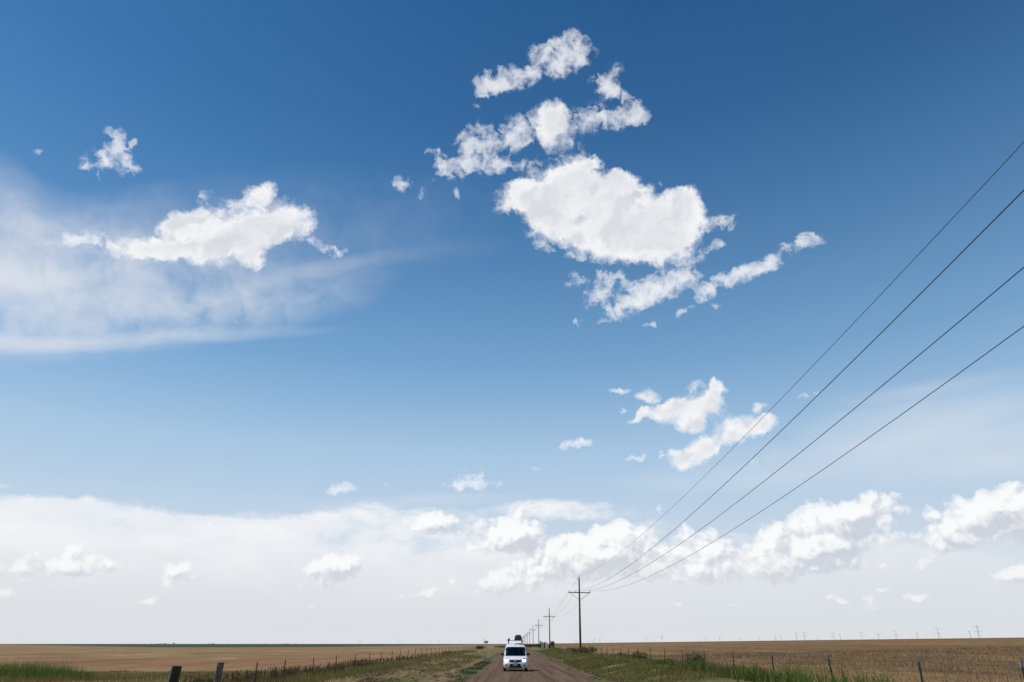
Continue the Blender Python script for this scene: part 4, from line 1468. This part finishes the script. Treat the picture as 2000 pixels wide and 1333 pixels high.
tl = lambda z, z0, a0, z1, a1: a0 + (a1 - a0) * (z - z0) / (z1 - z0)
ws = patch('windscreen', M_GLASS, zr(1.14, 1.84, 8), lambda z: (-tl(z, 1.14, .775, 1.84, .695), tl(z, 1.14, .775, 1.84, .695)), off=.008)
bm = bmesh.new()
for s in (-1, 1):
    a = front(s * .05, 1.17) + Vector((0, -.03, 0)); b = front(s * .82, 1.20) + Vector((0, -.03, 0))
    tube(bm, a, b, .010, None, 5)
link_bm('wiper', bm, M_BLK, ws)
patch('grille', M_BLK, zr(.665, .845, 4), lambda z: (-tl(z, .665, .37, .845, .47), tl(z, .665, .37, .845, .47)), off=.004)
lg = patch('lower_grille', M_BLK, zr(.32, .575, 4), lambda z: (-tl(z, .32, .46, .575, .33), tl(z, .32, .46, .575, .33)), off=.004)
patch('skid_plate', M_DKGREY, zr(.225, .30, 3), lambda z: (-.5, .5), off=.003)
for s in (-1, 1):
    h = patch('headlight', M_LAMP, zr(.70, .90, 5), lambda z: tuple(sorted((s * tl(z, .70, .54, .90, .52), s * tl(z, .70, .79, .90, .80)))), off=.006)
    patch('turn_signal', M_AMB, zr(.915, .985, 3), lambda z: tuple(sorted((s * tl(z, .915, .53, .985, .60), s * tl(z, .915, .81, .985, .80)))), off=.006, parent=h)
    bm = bmesh.new(); p = front(s * .79, .43); tube(bm, p + Vector((0, .06, 0)), p + Vector((0, -.012, 0)), .075, .068, 18)
    fl = link_bm('fog_lamp', bm, M_BLK, van)
    bm = bmesh.new(); tube(bm, p + Vector((0, -.005, 0)), p + Vector((0, -.02, 0)), .04, .038, 14)
    link_bm('lens', bm, M_BLK, fl)
    # mirror
    bm = bmesh.new(); box(bm, (s * 1.0, 1.02, 1.27), (.22, .13, .17)); m_ = link_bm('wing_mirror', bm, M_BLK, van, bevel=.035)
    bm = bmesh.new(); box(bm, (s * .885, 1.04, 1.20), (.10, .07, .06)); link_bm('mirror_arm', bm, M_BLK, m_, bevel=.01)
    bm = bmesh.new(); box(bm, (s * 1.0, 1.09, 1.27), (.17, .012, .12)); link_bm('mirror_glass', bm, M_CHROME, m_)
    # side windows
    bm = bmesh.new()
    w0, w1 = lerpt(HW_, 1.2) + .006, lerpt(HW_, 1.72) + .006
    for q_ in (((1.35, 1.2), (2.15, 1.2), (2.15, 1.72), (1.75, 1.72)), ((2.25, 1.2), (3.05, 1.2), (3.05, 1.72), (2.25, 1.72)), ((3.15, 1.2), (3.95, 1.2), (3.95, 1.70), (3.15, 1.72))):
        vs = [bm.verts.new((s * (w0 if z < 1.4 else w1), y, z)) for y, z in q_]
        vi = [bm.verts.new((s * ((w0 if z < 1.4 else w1) - .004), y, z)) for y, z in q_]
        bm.faces.new(vs); bm.faces.new(vi[::-1])
        for k in range(4): bm.faces.new((vs[k], vs[(k + 1) % 4], vi[(k + 1) % 4], vi[k]))
    link_bm('side_windows', bm, M_CABIN, van)
    bm = bmesh.new(); box(bm, (s * .905, 1.75, 1.08), (.03, .20, .035)); link_bm('door_handle', bm, M_BLK, van, bevel=.006)
    bm = bmesh.new(); box(bm, (s * .90, 2.2, .42), (.03, 2.2, .10)); link_bm('side_trim', bm, M_BLK, van, bevel=.008)
    bm = bmesh.new(); p = (s * .80, 4.25, 1.15); box(bm, p, (.14, .08, .5)); link_bm('tail_light', bm, M_AMB, van, bevel=.01)
    for wy in (.86, 3.55):
        bm = bmesh.new(); x0, x1 = s * .70, s * .895
        tube(bm, (x0, wy, .315), (x1, wy, .315), .315, None, 28)
        bmesh.ops.bevel(bm, geom=[e for e in bm.edges if e.calc_face_angle(0) > .9], offset=.03, segments=2, affect='EDGES')
        wh = link_bm('wheel', bm, M_TYRE, van, smooth=False)
        bm = bmesh.new(); tube(bm, (s * .88, wy, .315), (s * .903, wy, .315), .20, .18, 20); link_bm('rim', bm, M_RIM, wh)
        bm = bmesh.new(); tube(bm, (s * .84, wy, .33), (s * .899, wy, .33), .385, .375, 28)
        link_bm('wheel_arch', bm, M_BLK, van)
bm = bmesh.new(); box(bm, (0, 2.1, .27), (1.30, 3.9, .14)); link_bm('underbody_shade_block', bm, M_BLK, van)  # black block added under the floor to deepen the shade between the wheels
# emblem: plain oval badge in the grille
bm = bmesh.new(); bmesh.ops.create_uvsphere(bm, u_segments=20, v_segments=10, radius=1, matrix=Matrix.Translation((0, .02, .775)) @ Matrix.Diagonal((.115, .03, .05, 1)))
link_bm('badge', bm, M_CHROME, van, smooth=True)
bm = bmesh.new(); box(bm, (0, .045, .70), (.30, .04, .075)); link_bm('grille_cover', bm, M_DKGREY, van, bevel=.015)
# plate
bm = bmesh.new(); box(bm, (-.01, -.035, .535), (.33, .02, .19)); pl = link_bm('licence_plate', bm, M_PLATE, van, bevel=.006)
bm = bmesh.new()
for k in range(6): box(bm, (-.11 + k * .042, -.048, .525), (.026, .004, .07))
link_bm('plate_marks', bm, M_PTXT, pl)
# cabin seen through the windscreen
bm = bmesh.new()
box(bm, (0, 2.6, 1.35), (1.44, .04, 1.1)); box(bm, (0, 1.95, .86), (1.44, 1.3, .04)); box(bm, (-.735, 2.0, 1.32), (.03, 1.2, .9)); box(bm, (.735, 2.0, 1.32), (.03, 1.2, .9)); box(bm, (0, 2.2, 1.86), (1.3, .9, .03))
cab = link_bm('cabin_lining', bm, M_CABIN, van)
bm = bmesh.new(); box(bm, (0, 1.18, 1.10), (1.50, .50, .10)); link_bm('dashboard', bm, M_DKGREY, van, bevel=.03)
for s in (-1, 1):
    bm = bmesh.new(); box(bm, (s * .37, 2.15, 1.30), (.46, .14, .62), Matrix.Rotation(R(-12), 3, 'X')); st_ = link_bm('seat', bm, M_GREYF, van, bevel=.05)
    bm = bmesh.new(); box(bm, (s * .37, 2.22, 1.70), (.26, .10, .18)); link_bm('headrest', bm, M_GREYF, st_, bevel=.04)
    bm = bmesh.new(); box(bm, (s * .42, 1.60, 1.72), (.42, .03, .14), Matrix.Rotation(R(25), 3, 'X')); link_bm('sun_visor', bm, mat('pale_visor', (.42, .46, .46), .8), van, bevel=.01)
bm = bmesh.new()
for k in range(20):
    a0, a1 = k * math.pi / 10, (k + 1) * math.pi / 10
    f = lambda a: (.37 + .18 * math.cos(a), 1.52 + .18 * math.sin(a) * .4, 1.22 + .18 * math.sin(a) * .92)
    tube(bm, f(a0), f(a1), .014, None, 6)
tube(bm, (.37, 1.30, 1.12), (.37, 1.52, 1.22), .02, None, 6); tube(bm, (.20, 1.52, 1.22), (.54, 1.52, 1.22), .015, None, 6)
link_bm('steering_wheel', bm, M_BLK, van)
# roof rack, cleats and aerial
bm = bmesh.new()
for y in (2.25, 3.6):
    box(bm, (0, y, 2.33), (1.24, .07, .045))
rk = link_bm('roof_rack', bm, M_RIM, van, bevel=.008)
for s in (-1, 1):
    for y in (2.25, 3.6):
        bm = bmesh.new(); box(bm, (s * .53, y, 2.21), (.07, .09, .24)); link_bm('rack_foot', bm, M_BLK, rk, bevel=.01)
for k in range(3):
    bm = bmesh.new(); tube(bm, (.05 + .15 * k, 2.05, 2.06), (.05 + .15 * k, 2.05, 2.135), .045, .03, 10); link_bm('roof_cleat', bm, M_BLK, van)
bm = bmesh.new(); tube(bm, (-.02, 1.72, 1.93), (-.02, 1.78, 2.10), .014, .008, 6); link_bm('aerial', bm, M_BLK, van)

# roof box carried on the rack: a thing of its own
vb = Vector(van.location)
t = empty('roof_box', vb + Vector((.22, 2.0, 2.365)))
tag(t, 'dark blue grey cargo box strapped on the roof rack of the white van', 'roof box')
bm = bmesh.new()
NS = 12
rings = []
for yy, sc_ in ((0, .55), (.06, .80), (.2, .94), (.5, 1), (1.3, 1), (1.7, .96), (1.9, .85), (2.0, .6)):
    ring = []
    for k in range(24):
        a = 2 * math.pi * k / 24
        cx_, cz_ = math.cos(a), math.sin(a)
        ex = .62
        X_ = math.copysign(abs(cx_) ** ex, cx_) * .29 * (.6 + .4 * sc_)
        Z_ = math.copysign(abs(cz_) ** ex, cz_) * .19 * sc_ + .24
        if Z_ < .24: X_ *= .97
        else: X_ *= 1.0 - .18 * (Z_ - .24) / .19
        ring.append(bm.verts.new((X_, yy, Z_)))
    rings.append(ring)
for A, B in zip(rings, rings[1:]):
    for k in range(24): bm.faces.new((A[k], A[(k + 1) % 24], B[(k + 1) % 24], B[k]))
bm.faces.new(rings[0][::-1]); bm.faces.new(rings[-1])
link_bm('shell', bm, M_BOX, t, smooth=True)
bm = bmesh.new(); box(bm, (0, 1.0, .045), (.64, 1.6, .085)); link_bm('base', bm, M_BLK, t, bevel=.02)
for y in (.45, 1.5):
    bm = bmesh.new(); box(bm, (0, y, .425), (.40, .05, .022)); link_bm('strap', bm, M_BLK, t, bevel=.005)
t = empty('roof_lamp', vb + Vector((-.50, 2.25, 2.355)))
tag(t, 'small black spotlight clamped on the left end of the van roof rack', 'lamp')
bm = bmesh.new(); tube(bm, (0, .06, .07), (0, -.10, .07), .05, .085, 16); box(bm, (-.07, 0, .03), (.16, .10, .06)); link_bm('housing', bm, M_BLK, t)
bm = bmesh.new(); tube(bm, (.06, .03, 0), (.075, .03, .22), .012, .009, 6); link_bm('bracket', bm, M_DKGREY, t)
bm = bmesh.new(); tube(bm, (0, -.095, .07), (0, -.108, .07), .07, .07, 16); link_bm('lens', bm, M_DKGREY, t)

# the heights above were measured along the picture plane: bring them to true metres, keeping the wheels round
VS = 0.905
for o in (van, bpy.data.objects['roof_box'], bpy.data.objects['roof_lamp']):
    o.scale.z = VS
for o in van.children:
    if o.name.startswith('wheel'):
        o.scale.z = 1 / VS
for n_, z_ in (('roof_box', 2.365), ('roof_lamp', 2.355)):
    bpy.data.objects[n_].location.z = van.location.z + z_ * VS
